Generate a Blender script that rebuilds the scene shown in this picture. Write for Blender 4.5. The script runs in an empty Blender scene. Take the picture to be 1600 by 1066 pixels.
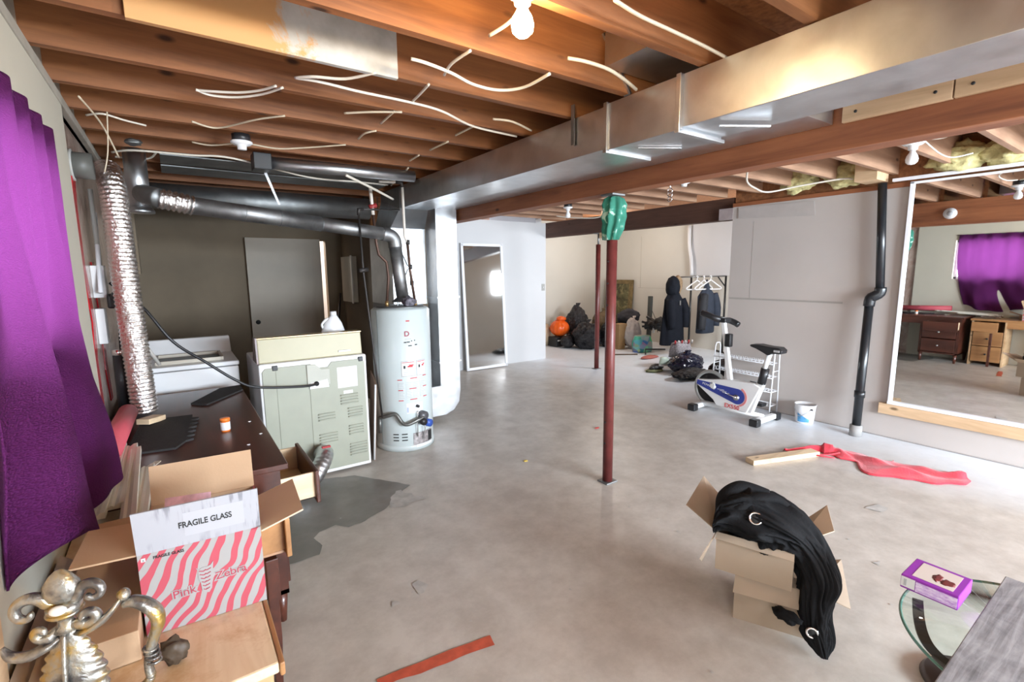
import bpy, bmesh, math, random
from mathutils import Vector, Matrix, Euler, noise
from math import pi, sin, cos, radians
random.seed(7)
SC = bpy.context.scene
COL = SC.collection

# ------------------------------------------------------------------ camera
cam_data = bpy.data.cameras.new('camera'); cam = bpy.data.objects.new('camera', cam_data); COL.objects.link(cam)
F_PX, YAW, PITCH, ROLL, CAM_H = 755.0, radians(34.75), radians(8.3), radians(-0.55), 1.55
fw = Vector((sin(YAW)*cos(PITCH), cos(YAW)*cos(PITCH), -sin(PITCH))); rt = Vector((cos(YAW), -sin(YAW), 0)); up = rt.cross(fw)
r2 = rt*cos(ROLL)+up*sin(ROLL); u2 = -rt*sin(ROLL)+up*cos(ROLL)
cam.matrix_world = Matrix(((r2.x, u2.x, -fw.x, 0), (r2.y, u2.y, -fw.y, 0), (r2.z, u2.z, -fw.z, CAM_H), (0, 0, 0, 1)))
cam_data.sensor_width = 36; cam_data.lens = 36*F_PX/1600; cam_data.clip_start = .05
SC.camera = cam

# ------------------------------------------------------------------ world, lights, exposure
SC.view_settings.view_transform = 'Standard'; SC.view_settings.look = 'None'
SC.view_settings.gamma = 1; SC.view_settings.use_curve_mapping = False
SC.view_settings.exposure = 0.32
world = bpy.data.worlds.new('sky'); SC.world = world; world.use_nodes = True
bg = world.node_tree.nodes['Background']; bg.inputs[0].default_value = (.75, .85, 1, 1); bg.inputs[1].default_value = 2.5

def area(name, loc, rot, sx, sy, power, color):
    d = bpy.data.lights.new(name, 'AREA'); d.shape = 'RECTANGLE'; d.size = sx; d.size_y = sy; d.energy = power; d.color = color
    o = bpy.data.objects.new(name, d); COL.objects.link(o); o.location = loc; o.rotation_euler = rot; return o
def point(name, loc, power, color, r=.05):
    d = bpy.data.lights.new(name, 'POINT'); d.energy = power; d.color = color; d.shadow_soft_size = r
    o = bpy.data.objects.new(name, d); COL.objects.link(o); o.location = loc; return o
# daylight entering through the rear windows (behind the camera) and the curtained window on the left
area('rear_daylight', (3.2, -4.12, 1.55), (radians(62), 0, radians(0)), 3.4, 1.25, 800, (.79, .90, 1))
area('left_daylight', (-.62, 1.99, 1.68), (0, radians(-90), 0), .62, 1.04, 50, (.90, .95, 1))
area('far_daylight', (6.75, 2.92, 1.7), (radians(75), 0, 0), 1.0, .6, 95, (.92, .96, 1))
area('unseen_side_light', (-.62, -1.3, 1.6), (0, radians(-68), 0), 1.0, 1.3, 40, (.90, .95, 1))  # side light at an unseen window behind the camera

# ------------------------------------------------------------------ materials
def new_mat(name):
    m = bpy.data.materials.new(name); m.use_nodes = True
    nt = m.node_tree; b = nt.nodes['Principled BSDF']; return m, nt, b
def N(nt, t, **kw):
    n = nt.nodes.new(t)
    for k, v in kw.items(): setattr(n, k, v)
    return n
def coords(nt, scale=(1, 1, 1), rot=(0, 0, 0)):
    tc = N(nt, 'ShaderNodeTexCoord'); mp = N(nt, 'ShaderNodeMapping')
    mp.inputs['Scale'].default_value = scale; mp.inputs['Rotation'].default_value = rot
    nt.links.new(tc.outputs['Object'], mp.inputs['Vector']); return mp.outputs['Vector']
def ramp(nt, src, stops, interp='LINEAR'):
    r = N(nt, 'ShaderNodeValToRGB'); r.color_ramp.interpolation = interp
    e = r.color_ramp.elements
    while len(e) < len(stops): e.new(.5)
    for i, (p, c) in enumerate(stops):
        e[i].position = p; e[i].color = (c[0], c[1], c[2], 1)
    nt.links.new(src, r.inputs[0]); return r.outputs[0]
def noise_t(nt, vec, scale, detail=3, rough=.55, dist=0):
    n = N(nt, 'ShaderNodeTexNoise'); n.inputs['Scale'].default_value = scale; n.inputs['Detail'].default_value = detail
    n.inputs['Roughness'].default_value = rough; n.inputs['Distortion'].default_value = dist
    if vec is not None: nt.links.new(vec, n.inputs['Vector'])
    return n.outputs['Fac']
def bump(nt, b, src, strength, dist=.01):
    bp = N(nt, 'ShaderNodeBump'); bp.inputs['Strength'].default_value = strength; bp.inputs['Distance'].default_value = dist
    nt.links.new(src, bp.inputs['Height']); nt.links.new(bp.outputs[0], b.inputs['Normal'])
def mix(nt, fac, a, b_, mode='MIX'):
    m = N(nt, 'ShaderNodeMix', data_type='RGBA', blend_type=mode)
    for s, v in ((0, fac), (6, a), (7, b_)):
        if hasattr(v, 'links'): nt.links.new(v, m.inputs[s])
        else: m.inputs[s].default_value = v if s == 0 else (v[0], v[1], v[2], 1)
    return m.outputs[2]
_c = {}
def plain(name, c, rough=.6, metal=0, var=.06, vs=6, bs=0, bsc=40, spec=.5, sheen=0, coat=0):
    if name in _c: return _c[name]
    m, nt, b = new_mat(name)
    v = coords(nt)
    lo = tuple(x*(1-var) for x in c); hi = tuple(min(1, x*(1+var)) for x in c)
    nt.links.new(ramp(nt, noise_t(nt, v, vs, 4), [(.3, lo), (.7, hi)]), b.inputs['Base Color'])
    b.inputs['Roughness'].default_value = rough; b.inputs['Metallic'].default_value = metal
    b.inputs['Specular IOR Level'].default_value = spec
    if sheen: b.inputs['Sheen Weight'].default_value = sheen
    if coat: b.inputs['Coat Weight'].default_value = coat; b.inputs['Coat Roughness'].default_value = .08
    if bs: bump(nt, b, noise_t(nt, v, bsc, 3), bs)
    _c[name] = m; return m
def wood(name, c1, c2, axis=0, scale=14, rough=.6, knots=True, coat=0):
    if name in _c: return _c[name]
    m, nt, b = new_mat(name)
    s = [scale]*3; s[axis] = scale*.07
    v = coords(nt, tuple(s)); f = noise_t(nt, v, 1.0, 6, .65, .6)
    base = ramp(nt, f, [(.36, tuple(x*.8 for x in c1)), (.5, tuple((p+q)/2 for p, q in zip(c1, c2))), (.64, tuple(min(1, x*1.08) for x in c2))])
    s2 = [3]*3; s2[axis] = .8
    f2 = noise_t(nt, coords(nt, tuple(s2)), 1.3, 3)
    base = mix(nt, .55, base, ramp(nt, f2, [(.3, tuple(x*.62 for x in c1)), (.7, c2)]))
    if knots:
        vo = N(nt, 'ShaderNodeTexVoronoi'); vo.inputs['Scale'].default_value = 1.0
        s3 = [7]*3; s3[axis] = 3.0
        nt.links.new(coords(nt, tuple(s3)), vo.inputs['Vector'])
        k = ramp(nt, vo.outputs['Distance'], [(.05, (1, 1, 1)), (.12, (0, 0, 0))])
        base = mix(nt, k, base, tuple(x*.3 for x in c1))
    nt.links.new(base, b.inputs['Base Color']); b.inputs['Roughness'].default_value = rough
    if coat: b.inputs['Coat Weight'].default_value = coat; b.inputs['Coat Roughness'].default_value = .15
    bump(nt, b, f, .15, .004)
    _c[name] = m; return m
def galv(name, c=(.72, .74, .75), rough=.3, var=.12, scale=5, bs=.3):
    if name in _c: return _c[name]
    m, nt, b = new_mat(name); v = coords(nt)
    f = noise_t(nt, v, scale, 5, .6, .4)
    nt.links.new(ramp(nt, f, [(.3, tuple(x*(1-var) for x in c)), (.7, tuple(min(1, x*(1+var)) for x in c))]), b.inputs['Base Color'])
    r = N(nt, 'ShaderNodeMapRange'); r.inputs[3].default_value = rough*.75; r.inputs[4].default_value = rough*1.4
    nt.links.new(noise_t(nt, v, 9, 4), r.inputs[0]); nt.links.new(r.outputs[0], b.inputs['Roughness'])
    b.inputs['Metallic'].default_value = 1
    bump(nt, b, noise_t(nt, v, 2.5, 2), bs, .05)
    _c[name] = m; return m
def foil_mat():
    m, nt, b = new_mat('crinkled_foil'); v = coords(nt)
    b.inputs['Base Color'].default_value = (.86, .82, .80, 1); b.inputs['Metallic'].default_value = 1; b.inputs['Roughness'].default_value = .27
    bump(nt, b, noise_t(nt, v, 38, 4, .6), .7, .02); return m
def emis(name, c, s):
    m, nt, b = new_mat(name); b.inputs['Base Color'].default_value = (1, 1, 1, 1)
    b.inputs['Emission Color'].default_value = (*c, 1); b.inputs['Emission Strength'].default_value = s; return m

def concrete():
    m, nt, b = new_mat('painted_concrete'); v = coords(nt)
    c = ramp(nt, noise_t(nt, v, .9, 6, .6), [(.3, (.74, .80, .86)), (.55, (.80, .87, .95)), (.75, (.83, .91, .99))])
    c = mix(nt, .45, c, ramp(nt, noise_t(nt, v, 2.6, 8, .75, .6), [(.32, (.64, .68, .72)), (.44, (.83, .89, .96)), (.7, (.86, .93, .99))]))
    c = mix(nt, .35, c, ramp(nt, noise_t(nt, v, 9, 7, .75), [(.3, (.68, .71, .74)), (.52, (.86, .92, .98))]))
    sp = ramp(nt, noise_t(nt, v, 4.2, 8, .72, .5), [(.66, (0, 0, 0)), (.685, (1, 1, 1))])
    c = mix(nt, mix(nt, .5, sp, (0, 0, 0)), c, (.38, .37, .35))
    # floor colour turns tan beyond the second post line
    tc = N(nt, 'ShaderNodeTexCoord'); sx = N(nt, 'ShaderNodeSeparateXYZ'); nt.links.new(tc.outputs['Object'], sx.inputs[0])
    ad = N(nt, 'ShaderNodeMath', operation='MULTIPLY_ADD'); ad.inputs[1].default_value = .35; ad.inputs[2].default_value = 0
    nt.links.new(noise_t(nt, v, 1.5, 4), ad.inputs[0])
    su = N(nt, 'ShaderNodeMath', operation='ADD'); nt.links.new(sx.outputs[0], su.inputs[0]); nt.links.new(ad.outputs[0], su.inputs[1])
    mr = N(nt, 'ShaderNodeMapRange'); mr.inputs[1].default_value = 5.45; mr.inputs[2].default_value = 5.7
    nt.links.new(su.outputs[0], mr.inputs[0])
    c = mix(nt, mr.outputs[0], c, ramp(nt, noise_t(nt, v, 2.2, 5), [(.3, (.48, .43, .37)), (.7, (.62, .58, .52))]))
    # worn tan slab by the desks, darkened to paint in the weaker daylight there
    ml = N(nt, 'ShaderNodeMapRange'); ml.inputs[1].default_value = 1.75; ml.inputs[2].default_value = .55
    su2 = N(nt, 'ShaderNodeMath', operation='MULTIPLY_ADD'); su2.inputs[1].default_value = .9; nt.links.new(noise_t(nt, v, 1.1, 4), su2.inputs[0]); nt.links.new(sx.outputs[0], su2.inputs[2])
    nt.links.new(su2.outputs[0], ml.inputs[0])
    c = mix(nt, ml.outputs[0], c, ramp(nt, noise_t(nt, v, 5, 6, .7), [(.35, (.44, .40, .355)), (.65, (.58, .54, .49))]))
    nt.links.new(c, b.inputs['Base Color'])
    r = N(nt, 'ShaderNodeMapRange'); r.inputs[3].default_value = .20; r.inputs[4].default_value = .55
    nt.links.new(noise_t(nt, v, 3, 5), r.inputs[0]); nt.links.new(r.outputs[0], b.inputs['Roughness'])
    bump(nt, b, noise_t(nt, v, 5, 6, .7), .10, .01)
    return m
CONC = concrete()
STAIN = plain('damp_concrete', (.19, .175, .155), .35, 0, .22, 5, .1, 20)
STAIN2 = plain('worn_concrete', (.46, .445, .42), .6, 0, .2, 14)
JOIST = wood('joist_wood', (.17, .055, .018), (.42, .165, .055), 0, 16, .6)
JOISTY = wood('beam_wood', (.20, .058, .024), (.42, .155, .062), 1, 16, .6)
DARKBEAM = wood('dark_beam_wood', (.075, .032, .02), (.13, .06, .04), 1, 14, .6)
OSB = plain('subfloor_board', (.30, .12, .045), .75, 0, .35, 30, .2, 60)
PALEWOOD = wood('pale_lumber', (.66, .42, .23), (.85, .62, .40), 1, 12, .55)
PALEWOODX = wood('pale_lumber_x', (.66, .46, .28), (.86, .68, .46), 0, 12, .55)
PINE = wood('pine_desk_wood', (.52, .30, .14), (.74, .50, .29), 0, 10, .45, True, .15)
PINEZ = wood('pine_front_wood', (.30, .13, .045), (.46, .23, .09), 1, 10, .45, True, .2)
DARKWOOD = wood('dark_desk_wood', (.035, .010, .007), (.115, .032, .018), 1, 9, .34, False, .25)
DRYGREY = plain('warm_grey_wallboard', (.54, .49, .46), .85, 0, .05, 1.2, .05, 90)
DRYWHITE = plain('pale_grey_wall_paint', (.64, .64, .65), .7, 0, .03, 1.0, .03, 60)
DRYCREAM = plain('cream_wall_paint', (.66, .64, .58), .7, 0, .04, 1.0, .03, 60)
DRYTAN = plain('tan_wallboard', (.50, .47, .39), .85, 0, .04, 1.5, .05, 90)
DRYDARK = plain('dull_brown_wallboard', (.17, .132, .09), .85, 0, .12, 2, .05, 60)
GALV = galv('galvanised_steel', (.62, .64, .66), .33)
GALVD = galv('dull_galvanised_steel', (.30, .31, .31), .5, .2)
PIPEG = galv('grey_flue_steel', (.32, .32, .32), .48, .3, 8)
FOIL = foil_mat()
BLACKP = plain('black_plastic', (.018, .018, .02), .4, 0, .1)
BLACKPIPE = plain('black_drain_pipe', (.015, .017, .02), .3, 0, .2)
WHITEP = plain('white_enamel', (.80, .80, .81), .3, 0, .02)
WHITEM = plain('white_frame_metal', (.86, .87, .90), .35, 0, .02)
CABLE = plain('white_cable_sheath', (.72, .66, .56), .5, 0, .05)
CABLE2 = plain('ivory_cable_sheath', (.62, .52, .38), .5, 0, .08)
CHROME = galv('polished_chrome', (.85, .85, .86), .12, .04)
REDPOST = plain('red_oxide_paint', (.13, .026, .023), .38, 0, .25, 9, .1, 30)
CARD = plain('brown_cardboard', (.44, .285, .17), .8, 0, .05, 5, .05, 120)
CARD2 = plain('tan_cardboard', (.36, .275, .20), .8, 0, .05, 5, .05, 120)
CARDIN = plain('pale_cardboard_inside', (.55, .42, .30), .8, 0, .05, 5)
INK = plain('black_ink', (.02, .02, .02), .6)
REDINK = plain('red_ink', (.55, .04, .05), .6)
PINKINK = plain('pink_ink', (.36, .035, .065), .6)
GREYINK = plain('grey_ink', (.45, .45, .46), .6)
BLUEINK = plain('blue_ink', (.03, .06, .30), .5)
WHITEINK = plain('white_ink', (.72, .72, .72), .5)

# ------------------------------------------------------------------ mesh builder
class G:
    def __init__(s): s.bm = bmesh.new()
    def _add(s, vs, fs, smooth=False, M=None):
        V = [s.bm.verts.new((M @ Vector(v)) if M else v) for v in vs]
        for f in fs:
            try:
                q = s.bm.faces.new([V[i] for i in f]); q.smooth = smooth
            except ValueError: pass
        return s
    def box(s, x0, x1, y0, y1, z0, z1, M=None):
        v = [(x0, y0, z0), (x1, y0, z0), (x1, y1, z0), (x0, y1, z0), (x0, y0, z1), (x1, y0, z1), (x1, y1, z1), (x0, y1, z1)]
        return s._add(v, [(0, 3, 2, 1), (4, 5, 6, 7), (0, 1, 5, 4), (1, 2, 6, 5), (2, 3, 7, 6), (3, 0, 4, 7)], False, M)
    def prism(s, pts, a, b, axis='z', M=None):
        n = len(pts)
        def P(p, t): return {'z': (p[0], p[1], t), 'y': (p[0], t, p[1]), 'x': (t, p[0], p[1])}[axis]
        v = [P(p, a) for p in pts]+[P(p, b) for p in pts]
        return s._add(v, [tuple(range(n))[::-1], tuple(range(n, 2*n))]+[(i, (i+1) % n, n+(i+1) % n, n+i) for i in range(n)], False, M)
    def quad(s, a, b, c, d, t, M=None):
        a, b, c, d = map(Vector, (a, b, c, d)); n = (b-a).cross(d-a).normalized()*t
        v = [a, b, c, d, a+n, b+n, c+n, d+n]
        return s._add(v, [(0, 3, 2, 1), (4, 5, 6, 7), (0, 1, 5, 4), (1, 2, 6, 5), (2, 3, 7, 6), (3, 0, 4, 7)], False, M)
    def tube(s, pts, r, seg=10, smooth_path=0, flat=None, caps=True):
        pts = [Vector(p) for p in pts]; rs = r if isinstance(r, (list, tuple)) else [r]*len(pts)
        if smooth_path: pts, rs = spline(pts, rs, smooth_path)
        n = len(pts); tg = []
        for i in range(n):
            t = pts[min(i+1, n-1)]-pts[max(i-1, 0)]; tg.append(t.normalized() if t.length > 1e-9 else Vector((0, 0, 1)))
        ref = Vector((0, 0, 1)) if abs(tg[0].z) < .9 else Vector((1, 0, 0))
        u = tg[0].cross(ref).normalized(); vs = []
        for i in range(n):
            u = (u-tg[i]*u.dot(tg[i])).normalized(); w = tg[i].cross(u)
            for k in range(seg):
                a = 2*pi*k/seg; f = flat or 1
                vs.append(pts[i]+(u*cos(a)+w*sin(a)*f)*rs[i])
        fs = [(i*seg+k, i*seg+(k+1) % seg, (i+1)*seg+(k+1) % seg, (i+1)*seg+k) for i in range(n-1) for k in range(seg)]
        if caps: fs += [tuple(range(seg))[::-1], tuple(range((n-1)*seg, n*seg))]
        return s._add(vs, fs, seg > 5)
    def lathe(s, prof, o=(0, 0, 0), seg=28, M=None, sx=1, sy=1):
        vs = []; fs = []; n = len(prof)
        for (r, z) in prof:
            for k in range(seg):
                a = 2*pi*k/seg; vs.append((o[0]+r*cos(a)*sx, o[1]+r*sin(a)*sy, o[2]+z))
        for i in range(n-1):
            for k in range(seg): fs.append((i*seg+k, i*seg+(k+1) % seg, (i+1)*seg+(k+1) % seg, (i+1)*seg+k))
        fs += [tuple(range(seg))[::-1], tuple(range((n-1)*seg, n*seg))]
        s._add(vs, fs, True, M); return s
    def ring(s, c, ax, R, r, seg=28, rs=8, M=None):
        ax = Vector(ax).normalized(); u = ax.orthogonal().normalized(); w = ax.cross(u); c = Vector(c); vs = []; fs = []
        for i in range(seg):
            a = 2*pi*i/seg; d = u*cos(a)+w*sin(a)
            for k in range(rs):
                b = 2*pi*k/rs; vs.append(c+d*(R+r*cos(b))+ax*r*sin(b))
        for i in range(seg):
            for k in range(rs): fs.append((i*rs+k, ((i+1) % seg)*rs+k, ((i+1) % seg)*rs+(k+1) % rs, i*rs+(k+1) % rs))
        return s._add(vs, fs, True, M)
    def blob(s, c, rad, amp=.2, fr=3, seed=0, sub=4, flatz=None, ridge=False, M=None):
        b = bmesh.new(); bmesh.ops.create_icosphere(b, subdivisions=sub, radius=1); off = Vector((seed*3.1, seed*1.7, seed*5.3)); vs = []
        for v in b.verts:
            p = v.co.copy(); n_ = noise.noise(p*fr*.5+off)
            m_ = noise.noise(p*fr*1.6+off*2)
            if ridge: m_ = -abs(m_)*1.6+.3
            k = 1+amp*(n_+.6*m_); q = Vector((p.x*rad[0]*k, p.y*rad[1]*k, p.z*rad[2]*k))
            q += Vector(c)
            if flatz is not None and q.z < flatz: q.z = flatz
            vs.append(q)
        s._add(vs, [tuple(v.index for v in f.verts) for f in b.faces], True, M); b.free(); return s
    def grid(s, fn, nu, nv, smooth=True, close=False):
        vs = [fn(i/nu, j/nv) for j in range(nv+1) for i in range(nu+1)]
        fs = [(j*(nu+1)+i, j*(nu+1)+i+1, (j+1)*(nu+1)+i+1, (j+1)*(nu+1)+i) for j in range(nv) for i in range(nu)]
        return s._add(vs, fs, smooth)
    def loft(s, secs, seg=24, folds=0, famp=0, seed=0, M=None, axis='z'):
        # secs: (cx, cy, z, rx, ry)
        vs = []; n = len(secs)
        for i, (cx, cy, z, rx, ry) in enumerate(secs):
            for k in range(seg):
                a = 2*pi*k/seg; q = 1+famp*(sin(folds*a+seed+i*.25)*min(1, i/2)+.6*noise.noise(Vector((cos(a)*2, sin(a)*2, i*.4+seed))))
                vs.append((cx+rx*q*cos(a), cy+ry*q*sin(a), z))
        fs = [(i*seg+k, i*seg+(k+1) % seg, (i+1)*seg+(k+1) % seg, (i+1)*seg+k) for i in range(n-1) for k in range(seg)]
        fs += [tuple(range(seg))[::-1], tuple(range((n-1)*seg, n*seg))]
        return s._add(vs, fs, True, M)
def spline(pts, rs, k):
    P = [pts[0]]+list(pts)+[pts[-1]]; R = [rs[0]]+list(rs)+[rs[-1]]; o = []; q = []
    for i in range(1, len(P)-2):
        for j in range(k):
            t = j/k; a, b, c, d = P[i-1], P[i], P[i+1], P[i+2]
            o.append(.5*((2*b)+(-a+c)*t+(2*a-5*b+4*c-d)*t*t+(-a+3*b-3*c+d)*t**3)); q.append(R[i]*(1-t)+R[i+1]*t)
    o.append(pts[-1]); q.append(rs[-1]); return o, q

def build(name, g, m, parent=None, bevel=0, solid=0, sub=0, recentre=True, fixn=True):
    bm = g.bm
    bmesh.ops.remove_doubles(bm, verts=bm.verts, dist=1e-5)
    if fixn and solid == 0: bmesh.ops.recalc_face_normals(bm, faces=bm.faces)
    o = Vector((0, 0, 0))
    if recentre and parent is None and len(bm.verts):
        xs = [v.co.x for v in bm.verts]; ys = [v.co.y for v in bm.verts]; zs = [v.co.z for v in bm.verts]
        o = Vector(((min(xs)+max(xs))/2, (min(ys)+max(ys))/2, min(zs)))
        for v in bm.verts: v.co -= o
    me = bpy.data.meshes.new(name); bm.to_mesh(me); bm.free(); me.materials.append(m)
    ob = bpy.data.objects.new(name, me); COL.objects.link(ob); ob.location = o
    if parent: ob.parent = parent
    if solid: md = ob.modifiers.new('s', 'SOLIDIFY'); md.thickness = solid; md.offset = 0
    if bevel: md = ob.modifiers.new('b', 'BEVEL'); md.width = bevel; md.segments = 2; md.limit_method = 'ANGLE'; md.angle_limit = .7
    if sub: md = ob.modifiers.new('u', 'SUBSURF'); md.levels = sub; md.render_levels = sub
    return ob
def tag(o, label, cat, group=None, kind=None):
    o['label'] = label; o['category'] = cat
    if group: o['group'] = group
    if kind: o['kind'] = kind
    return o
def thing(name, label, cat, loc=(0, 0, 0), rot=(0, 0, 0), group=None):
    o = bpy.data.objects.new(name, None); o.empty_display_size = .1; COL.objects.link(o); o.location = loc; o.rotation_euler = rot
    return tag(o, label, cat, group)
def struct(name, g, m, bevel=0, label=None):
    o = build(name, g, m, None, bevel); o['kind'] = 'structure'
    if label: o['label'] = label
    return o
def text(name, body, size, M, m, parent=None, ext=.0006, bold=False, sx=1, off=None):
    cu = bpy.data.curves.new(name, 'FONT'); cu.body = body; cu.size = size; cu.extrude = ext; cu.align_x = 'CENTER'; cu.align_y = 'CENTER'
    if bold: cu.offset = size*(off or .022)
    t = bpy.data.objects.new(name, cu); COL.objects.link(t)
    dg = bpy.context.evaluated_depsgraph_get(); dg.update()
    me = bpy.data.meshes.new_from_object(t.evaluated_get(dg)); bpy.data.objects.remove(t); bpy.data.curves.remove(cu)
    me.transform(M @ Matrix.Diagonal((sx, 1, 1, 1))); me.name = name; me.materials.clear(); me.materials.append(m)
    o = bpy.data.objects.new(name, me); COL.objects.link(o)
    if parent: o.parent = parent
    return o
def frame_M(o, x, y):
    x = Vector(x).normalized(); y = Vector(y); y = (y-x*y.dot(x)).normalized(); z = x.cross(y)
    return Matrix(((x.x, y.x, z.x, o[0]), (x.y, y.y, z.y, o[1]), (x.z, y.z, z.z, o[2]), (0, 0, 0, 1)))
def RZ(a, o=(0, 0, 0)): return Matrix.Translation(o) @ Matrix.Rotation(a, 4, 'Z')

# ================================================================== THE ROOM
XW, XR, YB, YN, ZC = -.34, 5.25, 6.6, -4.0, 2.585
struct('floor', G().box(-.6, 8.6, -4.3, 10.2, -.12, 0), CONC)
struct('ceiling', G().box(-.5, 8.6, -4.3, 10.2, ZC, ZC+.02), OSB)
def wall_holes(axis, p0, p1, a0, a1, z0, z1, holes):
    """wall slab between p0 and p1 on the given axis, running a0..a1, with rectangular openings (a, b, zlo, zhi)"""
    g = G(); cuts = sorted(holes); c = a0
    def bx(u, v, zl, zh):
        if axis == 'x': g.box(p0, p1, u, v, zl, zh)
        else: g.box(u, v, p0, p1, zl, zh)
    for (u, v, zl, zh) in cuts:
        bx(c, u, z0, z1); 
        if zl > z0: bx(u, v, z0, zl)
        bx(u, v, zh, z1); c = v
    bx(c, a1, z0, z1); return g
struct('wall_left', wall_holes('x', XW-.16, XW, YN-.1, 3.02, 0, 2.30, [(-1.9, -.6, 1.1, 2.05), (1.46, 2.51, 1.34, 1.98)]), DRYTAN)
# unfinished stretch of the left wall: insulation behind clear vapour barrier
m, nt, b = new_mat('vapour_barrier'); v = coords(nt)
nt.links.new(ramp(nt, noise_t(nt, v, 3.5, 5, .6, 1), [(.3, (.24, .15, .12)), (.5, (.42, .31, .26)), (.7, (.55, .46, .40))]), b.inputs['Base Color'])
b.inputs['Roughness'].default_value = .28; b.inputs['Coat Weight'].default_value = .4; bump(nt, b, noise_t(nt, v, 5, 4, .6, 1.5), .8, .03)
VAPOUR = m
struct('wall_left_insulated', G().box(XW-.16, XW-.035, 3.02, YB+.1, 0, 2.34), VAPOUR)
struct('wall_left_upper', G().box(XW-.16, XW-.02, YN-.1, YB+.1, 2.30, ZC), plain('rim_board_grey', (.30, .27, .22), .8, 0, .25, 4))
struct('trim_1', G().box(XW-.16, XW+.005, YN, YB, 2.30, 2.345), plain('dusty_sill_plate', (.36, .33, .28), .8, 0, .2, 5), .003)
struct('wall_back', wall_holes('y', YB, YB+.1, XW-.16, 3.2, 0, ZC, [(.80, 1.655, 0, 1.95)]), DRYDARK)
struct('wall_partition', G().box(3.2, 5.30, YB, YB+.12, 0, 2.34), DRYWHITE)
struct('wall_partition_return', G().box(5.18, 5.30, YB+.12, 8.2, 0, ZC), DRYWHITE)
struct('wall_right', G().box(XR, XR+.14, YN, 3.17, 0, 2.23), DRYGREY)
struct('wall_right_upper', G().box(XR+.04, XR+.14, YN, 3.17, 2.23, ZC), OSB)
struct('trim_2', G().box(XR-.015, XR+.14, YN, 3.17, 2.23, 2.27), JOISTY, .003)
struct('wall_far_end', G().box(8.4, 8.55, 2.9, 8.3, 0, ZC), DRYCREAM)
struct('wall_far_left', G().box(5.30, 8.4, 8.2, 8.35, 0, ZC), DRYCREAM)
struct('wall_far_return', wall_holes('y', 3.0, 3.1, XR+.14, 8.4, 0, ZC, [(6.36, 7.25, 1.38, 1.95)]), DRYCREAM)
struct('wall_rear', wall_holes('y', YN-.12, YN, XW, XR+.1, 0, ZC, [(1.45, 4.95, .9, 2.2)]), DRYWHITE)
# window frames of the rear and left windows
def window(n, axis, p, a0, a1, z0, z1, mull):
    o = bpy.data.objects.new('window_%d' % n, None); COL.objects.link(o); o['kind'] = 'structure'
    g = G(); w = .04
    def bx(u, v, zl, zh):
        if axis == 'x': g.box(p-.03, p+.03, u, v, zl, zh)
        else: g.box(u, v, p-.03, p+.03, zl, zh)
    bx(a0, a1, z0, z0+w); bx(a0, a1, z1-w, z1); bx(a0, a0+w, z0, z1); bx(a1-w, a1, z0, z1)
    for k in range(mull): c = a0+(a1-a0)*(k+1)/(mull+1); bx(c-w/2, c+w/2, z0, z1)
    build('window_frame', g, WHITEM, o, .004)
window(1, 'x', XW-.1, 1.46, 2.51, 1.34, 1.98, 0)
window(2, 'y', YN-.06, 1.45, 4.95, .9, 2.2, 3)
window(4, 'y', 3.05, 6.36, 7.25, 1.38, 1.95, 0)
window(3, 'x', XW-.1, -1.9, -.6, 1.1, 2.05, 1)  # side window out of view, opened for the side light
# lit room glimpsed past the door
struct('wall_beyond_door', G().box(.3, 2.6, 8.2, 8.3, 0, ZC), DRYWHITE)
struct('wall_beyond_door_side', G().box(.2, .3, YB+.1, 8.3, 0, ZC), DRYCREAM)
struct('wall_beyond_door_right', G().box(2.6, 2.7, YB+.1, 8.3, 0, ZC), DRYWHITE)
point('room_lamp_beyond_door', (1.5, 7.4, 2.2), 90, (1, .93, .84), .08)
struct('wall_foot_shadow', G().box(XR-.006, XR, YN, 3.17, 0, .008), plain('joint_shadow_grey', (.33, .31, .30), .9))  # thin strip coloured as the shadow line where wall meets floor

# stud wall running back beside the water heater
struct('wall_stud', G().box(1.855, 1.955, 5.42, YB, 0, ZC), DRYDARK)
struct('trim_3', G().box(1.848, 1.925, 5.375, 5.42, 0, 2.5), wood('orange_stud', (.42, .17, .06), (.62, .28, .11), 2, 16, .6), .003)

# damp and worn patches in the slab
def decal(name, pts, m, h=.0025, rough=.015, seed=0):
    P = []
    for i in range(len(pts)):
        a = Vector(pts[i]); c = Vector(pts[(i+1) % len(pts)])
        k = max(2, int((c-a).length/.03))
        for j in range(k):
            q = a.lerp(c, j/k); n_ = noise.noise_vector(Vector((q.x*14, q.y*14, seed)))
            P.append((q.x+n_.x*rough, q.y+n_.y*rough))
    g = G(); bm = g.bm; vs = [bm.verts.new((x, y, h)) for x, y in P]; bm.faces.new(vs)
    bmesh.ops.triangulate(bm, faces=bm.faces[:])
    o = build(name, g, m, fixn=False)
    if o.data.polygons[0].normal.z < 0:
        o.data.flip_normals()
    o['kind'] = 'structure'; return o
decal('floor_damp_patch', [(0.638, 3.72), (1.011, 3.60), (1.288, 3.192), (1.138, 3.063), (1.001, 2.938), (0.829, 2.862), (0.748, 2.855), (0.69, 2.924), (0.589, 2.897), (0.54, 2.845), (0.568, 2.735), (0.532, 2.66), (0.463, 2.65), (0.366, 2.649), (0.0, 2.55), (-.25, 2.6), (-.25, 3.9), (.3, 3.95)], STAIN, rough=.012)
decal('floor_damp_patch', [(1.028, 2.94), (1.092, 3.038), (1.164, 3.153), (1.209, 3.145), (1.208, 3.072), (1.249, 3.055), (1.251, 2.993), (1.30, 2.929), (1.216, 2.936), (1.149, 2.907), (1.083, 2.922)], STAIN2, .003, .03, 3)
decal('floor_worn_patch', [(0.84, 2.113), (0.882, 2.114), (0.903, 2.062), (0.872, 2.024), (0.843, 2.027), (0.842, 2.063)], STAIN2, .003, .02, 5)
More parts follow.
